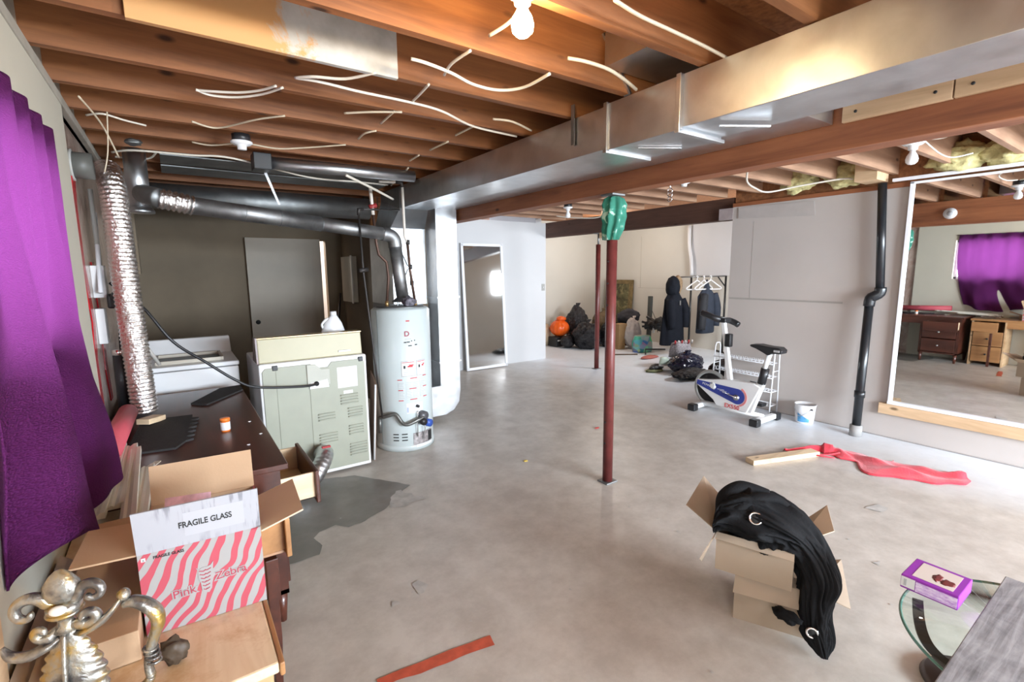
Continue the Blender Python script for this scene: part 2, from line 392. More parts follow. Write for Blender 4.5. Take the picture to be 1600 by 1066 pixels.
decal('floor_worn_patch', [(0.717, 2.044), (0.735, 2.042), (0.748, 2.011), (0.698, 2.01)], STAIN2, .003, .015, 9)
decal('floor_worn_patch', [(3.55, 1.12), (3.687, 1.10), (3.669, 1.03), (3.58, 1.033)], STAIN2, .003, .02, 11)
decal('floor_worn_patch', [(2.893, 0.863), (2.947, 0.838), (2.899, 0.825)], STAIN2, .003, .02, 13)
for i in range(26):
    x = random.uniform(.6, 3.6); y = random.uniform(.5, 3.4); r = random.uniform(.003, .010)
    decal('floor_worn_fleck', [(x-r, y-r*.6), (x+r, y-r), (x+r*.7, y+r), (x-r*.4, y+r*.8)], STAIN2, .003, .012, 20+i)
REDPAINT = plain('brick_red_floor_paint', (.50, .09, .045), .6, 0, .2, 18)
decal('floor_red_stripe', [(0.50, 1.66), (0.98, 1.600), (0.966, 1.541), (0.50, 1.61)], REDPAINT, .003, .008, 2)

# ================================================================== JOISTS AND BEAMS
def ordinal(n): return ['', 'nearest', 'second', 'third', 'fourth', 'fifth', 'sixth', 'seventh', 'eighth', 'ninth', 'tenth', 'eleventh', 'twelfth', 'thirteenth', 'fourteenth', 'fifteenth', 'sixteenth', 'seventeenth', 'eighteenth'][n]
g = G().box(-1.36, 1.46, -.019, .019, 0, .235)
j0 = build('ceiling_joist', g, JOIST)
k = 0
for i in range(17):
    y = .05+.4*i
    k += 1
    o = j0 if k == 1 else j0.copy()
    if k > 1: COL.objects.link(o)
    o.location = (1.04, y, 2.35)
    tag(o, 'orange-brown wooden ceiling joist over the left half of the basement, %s from the camera' % ordinal(k), 'joist', 'left ceiling joists')
g = G().box(-1.4, 1.4, -.019, .019, 0, .235)
JOIST2 = wood('pale_joist_wood', (.30, .15, .09), (.50, .30, .19), 0, 16, .6)
j1 = build('ceiling_joist', g, JOIST2); k = 0
for i in range(16):
    y = .09+.4*i
    k += 1
    o = j1 if k == 1 else j1.copy()
    if k > 1: COL.objects.link(o)
    o.location = (3.89, y, 2.35)
    tag(o, 'brown wooden ceiling joist between the long beam and the right wall, %s from the camera' % ordinal(k), 'joist', 'right ceiling joists')
tag(build('support_beam', G().box(2.43, 2.56, -3.95, 4.75, 2.055, 2.345), JOISTY, None, .003), 'long reddish wooden beam carried by the nearer red post', 'beam')
tag(build('support_beam', G().box(5.30, 5.43, 3.19, 8.15, 2.10, 2.345), DARKBEAM, None, .003), 'dark brown wooden beam over the opening to the far storage area', 'beam')
tag(build('plywood_gusset', G().box(XR-.004, XR+.03, 3.17, 3.34, 2.10, 2.225), plain('grey_plastic_sheet', (.42, .36, .36), .3, 0, .2, 6)), 'grey plastic-covered scrap where the dark beam meets the right wall', 'board')
# pale boards screwed to the near end of the long beam
for i, (a, c, lb) in enumerate([(.98, .62, 'pale new board screwed to the long beam beside the duct end'), (.615, .02, 'pale knotty board screwed to the long beam at the right picture edge')]):
    t = thing('nailed_board', lb, 'board', (2.425, (a+c)/2, 2.16)); w = abs(a-c)/2
    build('board', G().box(-.022, 0, -w, w, .0, .135), PALEWOOD, t, .002)
    for sy in (-1, 1):
        for z in (.035, .10): build('screw', G().lathe([(0, 0), (.006, 0), (.006, .003), (0, .003)], (0, 0, 0), 10, Matrix.Translation((-.022, sy*(w-.05), z)) @ Matrix.Rotation(-pi/2, 4, 'Y')), INK, t)
tag(build('wood_block', G().box(4.95, 5.20, 1.712, 1.88, 2.285, 2.55), PALEWOOD, None, .002), 'short wooden block fixed above the black drain pipe', 'block')
# painted plywood patch
m, nt, b = new_mat('part_painted_board'); v = coords(nt)
sx = N(nt, 'ShaderNodeSeparateXYZ'); nt.links.new(v, sx.inputs[0])
ma = N(nt, 'ShaderNodeMath', operation='MULTIPLY_ADD'); ma.inputs[1].default_value = .9; nt.links.new(noise_t(nt, v, 5, 5, .7, .5), ma.inputs[0]); nt.links.new(sx.outputs[0], ma.inputs[2])
c = mix(nt, ramp(nt, ma.outputs[0], [(.42, (0, 0, 0)), (.50, (1, 1, 1))]), (.62, .33, .13), ramp(nt, noise_t(nt, v, 7, 5), [(.35, (.42, .40, .36)), (.65, (.60, .58, .54))]))
nt.links.new(c, b.inputs['Base Color']); b.inputs['Roughness'].default_value = .7
tag(build('painted_board', G().box(-.05, .835, 2.006, 2.03, 2.335, 2.53), m, None, .002), 'wide board on a joist face with patchy white paint, near the bulb', 'board')
# rim insulation on the right
INSUL = plain('yellow_insulation', (.56, .50, .24), .95, 0, .25, 20, .6, 40)
for i, (y, lb) in enumerate([(1.25, 'yellow insulation tuft in the joist bay left of the mirror top'), (.95, 'yellow insulation batt right of the bare bulb fixture'), (2.05, 'yellow insulation tuft above the wall left of the drain pipe'), (2.45, 'yellow insulation tuft behind the drooping white cable'), (.5, 'yellow insulation batt above the mirror at the picture edge')]):
    tag(build('insulation_batt', G().blob((5.17, y, 2.40), (.10, .17, .11), .35, 4, i, 4), INSUL), lb, 'insulation')
# dull sheet-metal pans under the far laundry joists
for i, (y0, y1, lb) in enumerate([(4.09, 4.41, 'dull sheet metal panning under the laundry joists, nearer sheet'), (4.49, 4.81, 'dull sheet metal panning under the laundry joists, farther sheet')]):
    tag(build('joist_panning', G().box(.0, 1.7, y0, y1, 2.337, 2.345), GALVD), lb, 'sheet metal', )

# ================================================================== POSTS
def post(name, label, x, y, h, r=.036, shim=True):
    t = thing(name, label, 'post', (x, y, 0))
    g = G().tube([(0, 0, .012), (0, 0, h-.17)], r, 24); build('lower_tube', g, REDPOST, t)
    build('top_screw', G().tube([(0, 0, h-.17), (0, 0, h-.012)], .014, 12), GALVD, t)
    build('base_plate', G().box(-.055, .055, -.05, .05, 0, .012), GALVD, t, .003)
    build('top_plate', G().box(-.06, .06, -.055, .055, h-.012, h), GALVD, t, .002)
    for k, z in enumerate((.30, .46, h-.75, h-.60, h-.45)):
        build('pin_hole', G().tube([(-r-.0015, 0, z), (-r+.004, 0, z)], .007, 12), INK, t)
    return t
post('steel_post', 'red steel post in the middle of the room with green cloth tied at its top', 2.50, 2.385, 2.055)
post('steel_post', 'farther red steel post under the dark beam beside the black bags', 5.365, 5.40, 2.10)
tag(build('wood_block', G().box(5.31, 5.42, 5.15, 5.33, 2.02, 2.098), PALEWOOD, None, .002), 'small orange wood scrap beside the top of the farther post', 'block')
m, nt, b = new_mat('green_print_cloth'); v = coords(nt)
nt.links.new(ramp(nt, noise_t(nt, v, 11, 3, .5, 1.2), [(.45, (.02, .15, .10)), (.56, (.03, .20, .14)), (.60, (.35, .50, .40))]), b.inputs['Base Color']); b.inputs['Roughness'].default_value = .85
g = G().loft([(2.485, 2.365, 2.035, .04, .04), (2.485, 2.36, 2.02, .062, .058), (2.49, 2.36, 1.98, .075, .066), (2.49, 2.36, 1.94, .068, .062), (2.485, 2.36, 1.90, .076, .064), (2.485, 2.36, 1.86, .066, .058), (2.48, 2.365, 1.82, .068, .060), (2.475, 2.37, 1.78, .056, .052), (2.475, 2.375, 1.75, .046, .046)], 60, 7, .22, 1)
tag(build('green_cloth', g, m), 'green patterned cloth wrapped around the top of the nearer red post', 'cloth')
t = thing('ceiling_hook', 'chrome hook with carabiner hanging from a joist right of the green cloth', 'hook', (3.72, 2.86, 2.15))
build('hook', G().tube([(0, 0, .20), (0, 0, .13), (.015, 0, .11)], .006, 8), CHROME, t)
for z in (.095, .06, .02): build('link', G().ring((0, 0, z), (1, .3*z*20, 0), .02, .005, 16, 6), CHROME, t)

# ================================================================== DUCTS
def duct_box(g, a, b): g.box(a[0], b[0], a[1], b[1], a[2], b[2])
t = thing('supply_duct', 'large galvanised rectangular duct hanging under the joists across the room', 'duct', (1.95, 2, 2.12))
T = lambda o: Matrix.Translation(-Vector(o))
oo = T((1.95, 2, 2.12))
build('duct_section', G().box(1.79, 2.10, 1.345, 1.76, 2.125, 2.340, oo), GALV, t, .002)
build('duct_section', G().box(1.80, 2.09, .1, 1.345, 2.135, 2.345, oo), GALV, t, .002)
build('duct_section', G().box(1.80, 2.09, 1.76, 4.42, 2.135, 2.335, oo), GALV, t, .002)
for y in (1.345, 1.76):
    g = G().box(1.778, 1.80, y-.012, y+.012, 2.12, 2.345, oo); g.box(1.778, 2.11, y-.012, y+.012, 2.112, 2.127, oo); build('drive_cleat', g, GALV, t, .002)
for y in (1.2, 1.62): build('stiffening_crease', G().quad((1.86, y, 2.122), (1.87, y+.01, 2.122), (2.05, y-.10, 2.122), (2.04, y-.11, 2.122), .006, oo), CHROME, t)
for y in (2.0,): build('hanger_strap', G().box(1.785, 1.79, y-.012, y+.012, 2.20, 2.40, oo), GALVD, t)
t = thing('return_duct', 'second galvanised duct running flat between the big duct and the long beam', 'duct', (2.27, 2.7, 2.15))
oo = T((2.27, 2.7, 2.15))
build('duct_section', G().box(2.125, 2.42, 1.02, 2.7, 2.165, 2.342, oo), GALV, t, .002)
build('duct_section', G().box(2.125, 2.42, 2.705, 4.66, 2.165, 2.342, oo), GALV, t, .002)
# return drop to the floor
g = G().box(2.165, 2.40, 4.42, 4.66, 1.29, 2.17, oo); build('drop_upper', g, GALV, t, .003)
g = G().box(2.165, 2.40, 4.42, 4.66, .62, 1.285, oo); build('drop_lower', g, GALV, t, .003)
g = G().prism([(2.165, .62), (2.165, .38), (1.75, .38), (1.75, .06), (2.22, .06), (2.32, .10), (2.38, .18), (2.40, .30), (2.40, .62)], 4.42, 4.66, 'y', oo); build('drop_boot', g, GALV, t, .006)
build('drop_seam', G().box(2.155, 2.41, 4.41, 4.67, 1.28, 1.295, oo), GALV, t); build('drop_seam', G().box(2.155, 2.41, 4.41, 4.67, .615, .63, oo), GALV, t)
# furnace and its plenum
t = thing('furnace_plenum', 'shiny galvanised furnace plenum standing behind the water heater', 'furnace', (2.0, 4.9, 0))
oo = T((2.0, 4.9, 0))
build('cabinet', G().box(1.78, 2.12, 4.68, 5.25, 0, 1.22, oo), plain('furnace_cabinet_grey', (.16, .16, .16), .5), t, .006)
g = G().box(1.78, 2.14, 4.62, 5.25, 1.22, 1.97, oo); build('plenum_body', g, GALV, t, .003)
g = G()
g.quad((1.78, 4.618, 1.22), (2.14, 4.618, 1.22), (1.96, 4.598, 1.58), (1.94, 4.598, 1.58), .004, oo)
g.quad((1.78, 4.618, 1.97), (1.94, 4.598, 1.60), (1.96, 4.598, 1.60), (2.14, 4.618, 1.97), .004, oo); build('cross_brake', g, GALV, t)
v_ = [(1.78, 4.62, 1.97), (2.14, 4.62, 1.97), (2.14, 5.1, 1.97), (1.78, 5.1, 1.97), (1.80, 4.42, 2.135), (2.09, 4.42, 2.135), (2.09, 4.9, 2.25), (1.80, 4.9, 2.25)]
g = G()._add(v_, [(0, 1, 5, 4), (1, 2, 6, 5), (2, 3, 7, 6), (3, 0, 4, 7), (4, 5, 6, 7), (0, 3, 2, 1)], False, oo); build('offset_transition', g, GALV, t)
build('duct_connector', G().box(1.80, 2.09, 4.425, 4.9, 2.14, 2.335, oo), GALVD, t)
tag(build('sheet_metal_takeoff', G().quad((1.80, 1.62, 2.345), (1.80, 1.66, 2.345), (1.62, 1.66, 2.56), (1.62, 1.62, 2.56), .01).box(1.62, 2.05, 1.36, 1.61, 2.42, 2.56), GALV), 'galvanised branch fitting rising from the big duct between joists', 'duct')
def pb(name, g, m, t, bevel=0, solid=0, sub=0, root=None):
    """part given in world coordinates, placed under the thing t (root = the thing when t is a part)"""
    r = root or t
    for v in g.bm.verts: v.co -= r.location
    return build(name, g, m, t, bevel, solid, sub)

# ================================================================== LAUNDRY CORNER
# ---- door slab
t = thing('interior_door', 'plain beige-grey flat door standing in the dark back wall beside the bright gap', 'door', (1.15, 6.55, 0))
DOORM = plain('beige_door', (.36, .31, .25), .55, 0, .03)
pb('door_slab', G().box(.73, 1.475, 6.54, 6.58, .01, 1.965), DOORM, t, .002)
pb('door_edge_strip', G().box(1.475, 1.575, 6.545, 6.575, .01, 1.965), DOORM, t, .002)
pb('knob_hole', G().tube([(.80, 6.5385, .96), (.80, 6.545, .96)], .027, 20), INK, t)
t = thing('wall_cabinet', 'narrow beige panel box on the stud wall left of the orange stud', 'cabinet', (1.8, 6.2, 1.15))
pb('body', G().box(1.79, 1.853, 5.98, 6.42, 1.18, 1.74), DRYTAN, t, .002)
pb('edge_trim', G().box(1.775, 1.79, 5.955, 5.985, 1.17, 1.75), plain('pale_edge_trim', (.6, .56, .48)), t, .002)
tag(build('broom_handle', G().tube([(1.62, 6.45, 0), (1.78, 6.5, 1.28)], .014, 10), BLACKP), 'black pole leaning on the stud wall behind the detergent bottle', 'pole')

# ---- washer
t = thing('washing_machine', 'white top-loading washer against the dark wall behind the desk', 'washer', (.06, 4.4, 0))
pb('cabinet', G().box(-.29, .345, 4.10, 4.74, .02, .865), WHITEP, t, .01)
pb('top_deck', G().box(-.295, .35, 4.09, 4.75, .872, .905), WHITEP, t, .008)
g = G().prism([(4.60, .905), (4.75, .905), (4.75, 1.03), (4.70, 1.03)], -.29, .345, 'x'); pb('control_console', g, WHITEP, t, .01)
g = G(); g.box(-.16, .26, 4.20, 4.215, .905, .93); g.box(-.16, .26, 4.535, 4.55, .905, .93); g.box(-.16, -.145, 4.20, 4.55, .905, .93); g.box(.245, .26, 4.20, 4.55, .905, .93)
pb('lid_rim', g, plain('aged_beige_plastic', (.55, .50, .42), .5), t, .003)
pb('tub_opening', G().box(-.145, .245, 4.215, 4.535, .904, .908), BLACKP, t)
tag(build('wood_stick', G().tube([(-.215, 4.02, 1.13), (-.13, 4.08, .93)], .012, 8), plain('pale_stick', (.55, .52, .48))), 'short pale stick sticking up at the washer corner beside the foil duct', 'stick')

# ---- dryer
OLIVE = plain('greenish_grey_steel', (.34, .35, .28), .45, 0, .04)
t = thing('clothes_dryer', 'dryer seen from behind with greenish-grey louvred back and white frame', 'dryer', (.81, 4.05, 0))
pb('cabinet', G().box(.43, 1.185, 3.715, 4.40, .02, .915), WHITEP, t, .012)
pb('back_panel', G().prism([(.448, .05), (1.165, .05), (1.165, .86), (1.14, .885), (.92, .885), (.89, .85), (.80, .85), (.77, .885), (.47, .885), (.448, .86)], 3.706, 3.716, 'y'), OLIVE, t, .003)
pb('terminal_cover', G().prism([(.74, .72), (.90, .72), (.90, .84), (.84, .84), (.80, .88), (.74, .88)], 3.695, 3.706, 'y'), plain('pale_olive_steel', (.46, .46, .40), .5), t, .003)
pb('cord_plate', G().prism([(.75, .70), (.89, .70), (.88, .76), (.76, .745)], 3.693, 3.70, 'y'), WHITEP, t, .002)
pb('cord_grommet', G().tube([(.80, 3.68, .737), (.80, 3.70, .737)], .017, 16), BLACKP, t)
def louvres(x0, x1, z0, n, dz=.022):
    g = G()
    for i in range(n): g.tube([(x0, 3.703, z0+i*dz), (x0+.01, 3.700, z0+i*dz), (x1-.01, 3.700, z0+i*dz), (x1, 3.703, z0+i*dz)], .0055, 8)
    pb('louvre_group', g, OLIVE, t)
for a in ((.97, 1.10, .55, 4), (.80, .92, .45, 3), (1.02, 1.13, .44, 4), (.80, .93, .27, 4), (1.02, 1.13, .30, 4), (1.02, 1.17-.02, .13, 5)): louvres(*a)
pb('seam_rib', G().box(.535, .54, 3.702, 3.708, .08, .86).box(.755, .759, 3.702, 3.708, .08, .70), plain('rib_shadow_olive', (.33, .34, .27), .5), t)
for x in (.515, 1.12): pb('hinge_clip', G().box(x, x+.035, 3.70, 3.716, .865, .90), BLACKP, t, .004)
p = pb('data_label', G().box(.955, 1.105, 3.7045, 3.7065, .675, .835), WHITEINK, t)
for i in range(7): pb('label_print', G().box(.965, 1.095 if i else 1.05, 3.7035, 3.705, .69+i*.02, .693+i*.02), GREYINK, p, root=t)
pb('small_label', G().box(.995, 1.065, 3.7045, 3.7065, .625, .65), WHITEINK, t)
CONSOLE = plain('olive_beige_plastic', (.42, .38, .24), .42, 0, .03)
pb('console', G().prism([(3.76, .915), (3.96, .915), (3.86, 1.085), (3.78, 1.085)], .44, 1.17, 'x'), CONSOLE, t, .006)
pb('console_top_trim', G().box(.436, 1.174, 3.772, 3.868, 1.085, 1.095), plain('brassy_trim', (.45, .33, .18), .3, .6), t, .002)
pb('console_end_cap', G().prism([(3.755, .915), (3.965, .915), (3.865, 1.096), (3.772, 1.096)], .428, .440, 'x'), DARKWOOD, t)
pb('paper_slip', G().box(.99, 1.08, 3.752, 3.762, .945, .957), WHITEINK, t)
g = G().tube([(.80, 3.68, .737), (.70, 3.64, .74), (.40, 3.58, .79), (.27, 3.56, .865), (.12, 3.55, 1.0), (-.035, 3.5, 1.15), (-.16, 3.52, 1.36), (-.30, 3.62, 1.50)], .0085, 8, 6)
tag(build('power_cord', g, BLACKP), 'thick black power cord looping from the dryer to the left wall', 'cord')
t = thing('detergent_bottle', 'white detergent bottle standing behind the dryer console', 'bottle', (1.05, 4.12, .915))
build('bottle_body', G().loft([(0, 0, 0, .095, .05), (0, 0, .02, .10, .055), (0, 0, .14, .10, .055), (.005, 0, .22, .07, .045), (.01, 0, .27, .035, .03), (.01, 0, .285, .025, .025)], 24), WHITEP, t)
build('cap', G().lathe([(0, .283), (.027, .283), (.025, .315), (0, .315)], (.01, 0, 0), 16), WHITEP, t)
build('bottle_label', G().loft([(0, 0, .05, .101, .056), (0, 0, .13, .101, .056)], 24), plain('pale_grey_label', (.6, .6, .63)), t)
build('handle', G().tube([(-.07, 0, .17), (-.085, 0, .21), (-.05, 0, .25), (-.02, 0, .255)], .010, 8, 4), WHITEP, t)

# ---- foil hoses
def corrugated(g, pts, r, pitch=.022, depth=.006, seg=22):
    P, _ = spline([Vector(p) for p in pts], [1]*len(pts), 40)
    L = [0]
    for i in range(1, len(P)): L.append(L[-1]+(P[i]-P[i-1]).length)
    n = int(L[-1]/pitch*4); Q = []; R = []; j = 0
    for i in range(n+1):
        s = L[-1]*i/n
        while j < len(L)-2 and L[j+1] < s: j += 1
        f = (s-L[j])/max(1e-6, L[j+1]-L[j]); Q.append(P[j].lerp(P[j+1], f)); R.append(r+depth*(.5*cos(2*pi*i/4)))
    return g.tube(Q, R, seg)
g = corrugated(G(), [(-.20, 3.40, .775), (-.205, 3.40, 1.0), (-.215, 3.42, 1.45), (-.222, 3.46, 1.85), (-.23, 3.50, 2.04), (-.25, 3.60, 2.13)], .062)
tag(build('foil_dryer_hose', g, FOIL), 'tall crinkled foil dryer hose hanging down to the dark desk', 'hose')
g = corrugated(G(), [(.80, 3.68, .20), (.80, 3.58, .225), (.74, 3.49, .17), (.64, 3.44, .085), (.50, 3.42, .07)], .06, .03, .003)
t = tag(build('exhaust_elbow_hose', g, GALV), 'short bent metal exhaust hose at the bottom of the dryer back', 'hose')
tag(build('red_clamp_tag', G().box(.77, .83, 3.515, 3.545, .293, .305), plain('red_tape', (.45, .02, .03), .35), None, .003), 'small red clip on top of the bent exhaust hose', 'clip')

# ---- board leaning between dryer and heater
t = thing('leaning_board', 'brown board with a white edge leaning between the dryer and the water heater', 'board', (1.28, 3.95, 0))
a, b_, c, d = (1.235, 3.80, 0), (1.33, 4.20, 0), (1.37, 4.20, .68), (1.275, 3.80, .64)
pb('panel', G().quad(a, b_, c, d, .012), plain('hardboard_brown', (.26, .16, .11), .6), t)
pb('white_edge', G().tube([(1.235, 3.797, .008), (1.275, 3.797, .64)], .008, 6), WHITEINK, t)

# ---- water heater
HX, HY, HR = 1.62, 4.06, .252
t = thing('water_heater', 'pale grey cylindrical gas water heater with red and white labels', 'water heater', (HX, HY, 0))
HM = plain('pale_blue_grey_enamel', (.56, .62, .62), .28, 0, .02, coat=.3)
build('tank', G().lathe([(0, .02), (HR-.01, .02), (HR-.003, .035), (HR-.003, .07), (HR, .075), (HR, 1.222), (HR-.02, 1.24), (0, 1.25)], (0, 0, 0), 64), HM, t)
build('base_ring', G().lathe([(HR-.02, 0), (HR+.004, .004), (HR+.006, .045), (HR-.001, .055), (HR-.02, .055)], (0, 0, 0), 64), HM, t)
build('top_pan', G().lathe([(0, 1.248), (HR-.04, 1.246), (HR-.05, 1.255), (0, 1.258)], (0, 0, 0), 40), GALVD, t)
A0 = math.atan2(-HY, -HX)
def patch(a0, a1, z0, z1, r=HR+.0015, th=.001):
    g = G(); n = max(2, int(abs(a1-a0)/4)); vs = []
    for i in range(n+1):
        a = A0+radians(a0+(a1-a0)*i/n)
        for rr in (r, r+th):
            for z in (z0, z1): vs.append((rr*cos(a), rr*sin(a), z))
    fs = []
    for i in range(n):
        o = i*4; q = o+4
        fs += [(o+2, q+2, q+3, o+3), (o, o+1, q+1, q), (o, q, q+2, o+2), (o+1, o+3, q+3, q+1)]
    fs += [(0, 2, 3, 1), (n*4, n*4+1, n*4+3, n*4+2)]
    return g._add(vs, fs)
build('jacket_seam', patch(-52, -49, .06, 1.22), plain('seam_grey', (.35, .40, .40), .4), t)
PANELW = plain('label_white', (.70, .72, .72), .5, 0, .01)
for a0, a1 in ((-3, 24), (26.5, 48)):
    p = build('warning_label', patch(a0, a1, .665, .80, HR+.001), GREYINK, t)
    build('label_field', patch(a0+1.3, a1-1.3, .672, .793, HR+.0025), PANELW, p)
    build('label_header', patch(a0+2, a1-2, .785, .79, HR+.004), REDINK, p)
    build('flame_symbol', patch(a0+12, a1-5, .745, .758, HR+.004), REDINK, p)
    build('flame_symbol', patch(a0+15, a1-3, .757, .768, HR+.004), REDINK, p)
    build('warning_symbol', patch(a0+4.5, a0+8, .735, .76, HR+.004), INK, p)
    for z in (.685, .70, .715): build('label_print', patch(a0+4, a1-4, z, z+.003, HR+.004), GREYINK, p)
for c0, c1 in ((-10, 2), (5, 17), (19, 31), (33, 46)):
    p = build('instruction_text', patch(c0, c1, .47, .625, HR+.001), plain('print_tint', (.60, .64, .64), .4), t)
    for k in range(10): build('text_line', patch(c0+.8, c1-1-(k % 3), .478+k*.0145, .483+k*.0145, HR+.0025), plain('faint_print', (.46, .49, .49)), p)
for a0, z in ((-11, .635), (13, .645), (40, .655), (-10, .545), (11, .555), (40, .56), (-10, .455), (12, .46), (40, .47)): build('red_heading', patch(a0, a0+(9 if a0 < 0 or a0 > 30 else 14), z, z+.007, HR+.0035), REDINK, t)
p = build('rating_sticker', patch(4, 38, .34, .43, HR+.001), PANELW, t)
build('barcode', patch(5, 8, .35, .395, HR+.0025), plain('pale_blue_ink', (.4, .45, .6)), p)
def heater_text(body, ang, z, size, m, nm='brand_text', bold=True):
    a = A0+radians(ang); n = Vector((cos(a), sin(a), 0)); x = Vector((-sin(a), cos(a), 0))
    text(nm, body, size, frame_M(n*(HR+.003)+Vector((0, 0, z)), x, (0, 0, 1)), m, t, .0004, bold)
heater_text('D', 10, 1.03, .06, plain('dark_red_ink', (.30, .02, .05), .5)); build('brand_mark', patch(9, 16, 1.135, 1.145, HR+.002), REDINK, t)
for a0, z, w in ((4, .955, 5), (9.5, .957, 6), (18, .965, 2), (24, .968, 2), (12, .925, 7), (25, .93, 5)): build('marker_scrawl', patch(a0, a0+w, z, z+.009, HR+.002), INK, t)
for k in range(3): build('print_line', patch(6, 18-k*3, .985+k*.0, .99, HR+.002), GREYINK, t)
for z in (.10, .127, .154):
    for a0 in (-24, -7): build('vent_slot', patch(a0, a0+11, z, z+.009, HR-.001, .003), INK, t)
dd = build('burner_door', patch(15, 62, .05, .16, HR+.001, .002), plain('smudged_metal_label', (.34, .31, .31), .35, .3, .6, 30), t)
build('burner_opening', patch(50, 62, .06, .15, HR+.003, .002), INK, dd)
build('inner_ring_edge', patch(20, 60, .03, .055, HR+.006, .003), WHITEINK, t)
def hp(ang, z, r): a = A0+radians(ang); return Vector((r*cos(a), r*sin(a), z))
val = build('gas_valve', G().tube([hp(34, .31, HR), hp(34, .31, HR+.05)], .042, 14), plain('valve_grey', (.12, .12, .13), .4, .3), t)
build('valve_dial', G().tube([hp(30, .265, HR+.01), hp(30, .265, HR+.075)], .03, 18), BLACKP, val)
build('blue_knob', G().tube([hp(44, .235, HR), hp(44, .235, HR+.06)], .034, 18), plain('blue_plastic', (.04, .10, .42), .35), val)
build('valve_button', G().tube([hp(25, .40, HR), hp(25, .40, HR+.03)], .012, 12), BLACKP, val)
build('gas_supply_hose', G().tube([hp(-44, .31, HR+.05), hp(-26, .34, HR+.04), hp(-15, .35, HR+.035), hp(-5, .28, HR+.04), hp(4, .26, HR+.05), hp(20, .285, HR+.045), hp(32, .30, HR+.04)], .017, 12, 6), plain('flexible_grey_pipe', (.14, .14, .13), .35, .5), t)
build('drip_pipe', G().tube([hp(-44, .32, HR+.05), hp(-44, .18, HR+.05)], .016, 10), plain('flexible_grey_pipe', (.14, .14, .13), .35, .5), t)
build('pilot_tube', G().tube([hp(24, .36, HR+.02), hp(22, .24, HR+.03), hp(23, .13, HR+.015)], .004, 6, 4).tube([hp(34, .27, HR+.03), hp(35, .2, HR+.04), hp(36, .13, HR+.015)], .004, 6, 4), CHROME, t)
build('draft_hood', G().lathe([(.05, 1.33), (.085, 1.30), (.10, 1.29), (.10, 1.287), (.05, 1.31)], (.03, 0, 0), 20).tube([(.10, .05, 1.25), (.10, .05, 1.30)], .004, 5).tube([(-.04, -.05, 1.25), (-.04, -.05, 1.30)], .004, 5).tube([(.03, .09, 1.25), (.03, .09, 1.30)], .004, 5), GALVD, t)
for x, y in ((-.13, -.03), (.11, -.08)): build('water_nipple', G().tube([(x, y, 1.25), (x, y, 1.30)], .016, 10), plain('brass', (.45, .28, .12), .35, .8), t)
tag(build('crumpled_rag', G().blob((HX+.035, HY-.12, 1.292), (.055, .04, .04), .6, 5, 4, 3), plain('mottled_rag', (.12, .11, .13), .8, 0, .9, 30)), 'crumpled dark rag lying on top of the water heater', 'rag')

# ---- flue pipe
t = thing('flue_pipe', 'grey metal flue pipe rising from the water heater and running left under the joists', 'pipe', (1.65, 4.06, 1.3))
pb('riser', G().tube([(1.65, 4.06, 1.31), (1.625, 4.06, 1.52), (1.60, 4.06, 1.76)], .054, 24), PIPEG, t)
pb('elbow', G().tube([(1.60, 4.06, 1.755), (1.595, 4.06, 1.81), (1.57, 4.055, 1.845), (1.53, 4.05, 1.862), (1.48, 4.045, 1.868)], .058, 24, 4), PIPEG, t)
pb('horizontal_run', G().tube([(1.50, 4.045, 1.867), (.95, 3.96, 1.92)], .053, 24), PIPEG, t)
pb('horizontal_run', G().tube([(.97, 3.965, 1.918), (.12, 3.80, 1.985)], .056, 24), PIPEG, t)
for f in (.0, .35, .62): 
    a = Vector((.97, 3.965, 1.918)).lerp(Vector((.12, 3.80, 1.985)), f); pb('crimp_ring', G().ring(a, (-.85, -.165, .067), .056, .003, 24, 6), GALVD, t)
g = corrugated(G(), [(.14, 3.805, 1.984), (.05, 3.78, 2.0), (-.03, 3.76, 2.01)], .059, .03, .012); pb('foil_joint', g, FOIL, t)
pb('tee', G().tube([(-.02, 3.755, 2.01), (-.07, 3.82, 2.03), (-.11, 3.98, 2.06)], .058, 20, 3), GALVD, t)
t = thing('tee_riser', 'vertical galvanised vent stack with capped bottom at the left end of the flue pipe', 'pipe', (-.135, 4.05, 1.93))
pb('stack', G().tube([(-.135, 4.05, 1.97), (-.135, 4.05, 2.345)], .062, 24), GALV, t)
pb('cap', G().lathe([(0, 1.945), (.078, 1.945), (.08, 1.955), (.07, 1.975), (.062, 1.98)], (-.135, 4.05, 0), 24), GALV, t)
tag(build('hanger_strap', G().quad((.545, 3.83, 2.34), (.565, 3.83, 2.34), (.675, 3.85, 2.03), (.66, 3.85, 2.03), .003), PIPEG), 'thin metal strap holding the flue pipe in mid-span', 'strap')
t = thing('round_branch_duct', 'round galvanised branch duct running under the joists above the laundry', 'duct', (1.1, 3.6, 2.27))
pb('pipe', G().tube([(.60, 3.72, 2.285), (1.62, 3.66, 2.285)], .042, 20), GALV, t)
pb('end_boot', G().box(.50, .61, 3.66, 3.79, 2.23, 2.335), BLACKP, t, .005)
t = thing('wall_vent_collar', 'short dark vent collar poking through the insulated left wall', 'vent', (-.3, 3.3, 2.1))
pb('collar', G().tube([(-.38, 3.36, 2.10), (-.285, 3.36, 2.10)], .065, 24), plain('dark_collar', (.10, .10, .09), .5), t)
pb('flange', G().tube([(-.372, 3.36, 2.10), (-.362, 3.36, 2.10)], .078, 24), plain('grey_flange', (.4,.4,.38), .5), t)

tag(build('insulated_round_duct', G().tube([(-.25, 5.3, 2.22), (1.80, 5.3, 2.22)], .11, 24), GALVD), 'large dim round duct crossing high behind the flue pipe', 'duct')
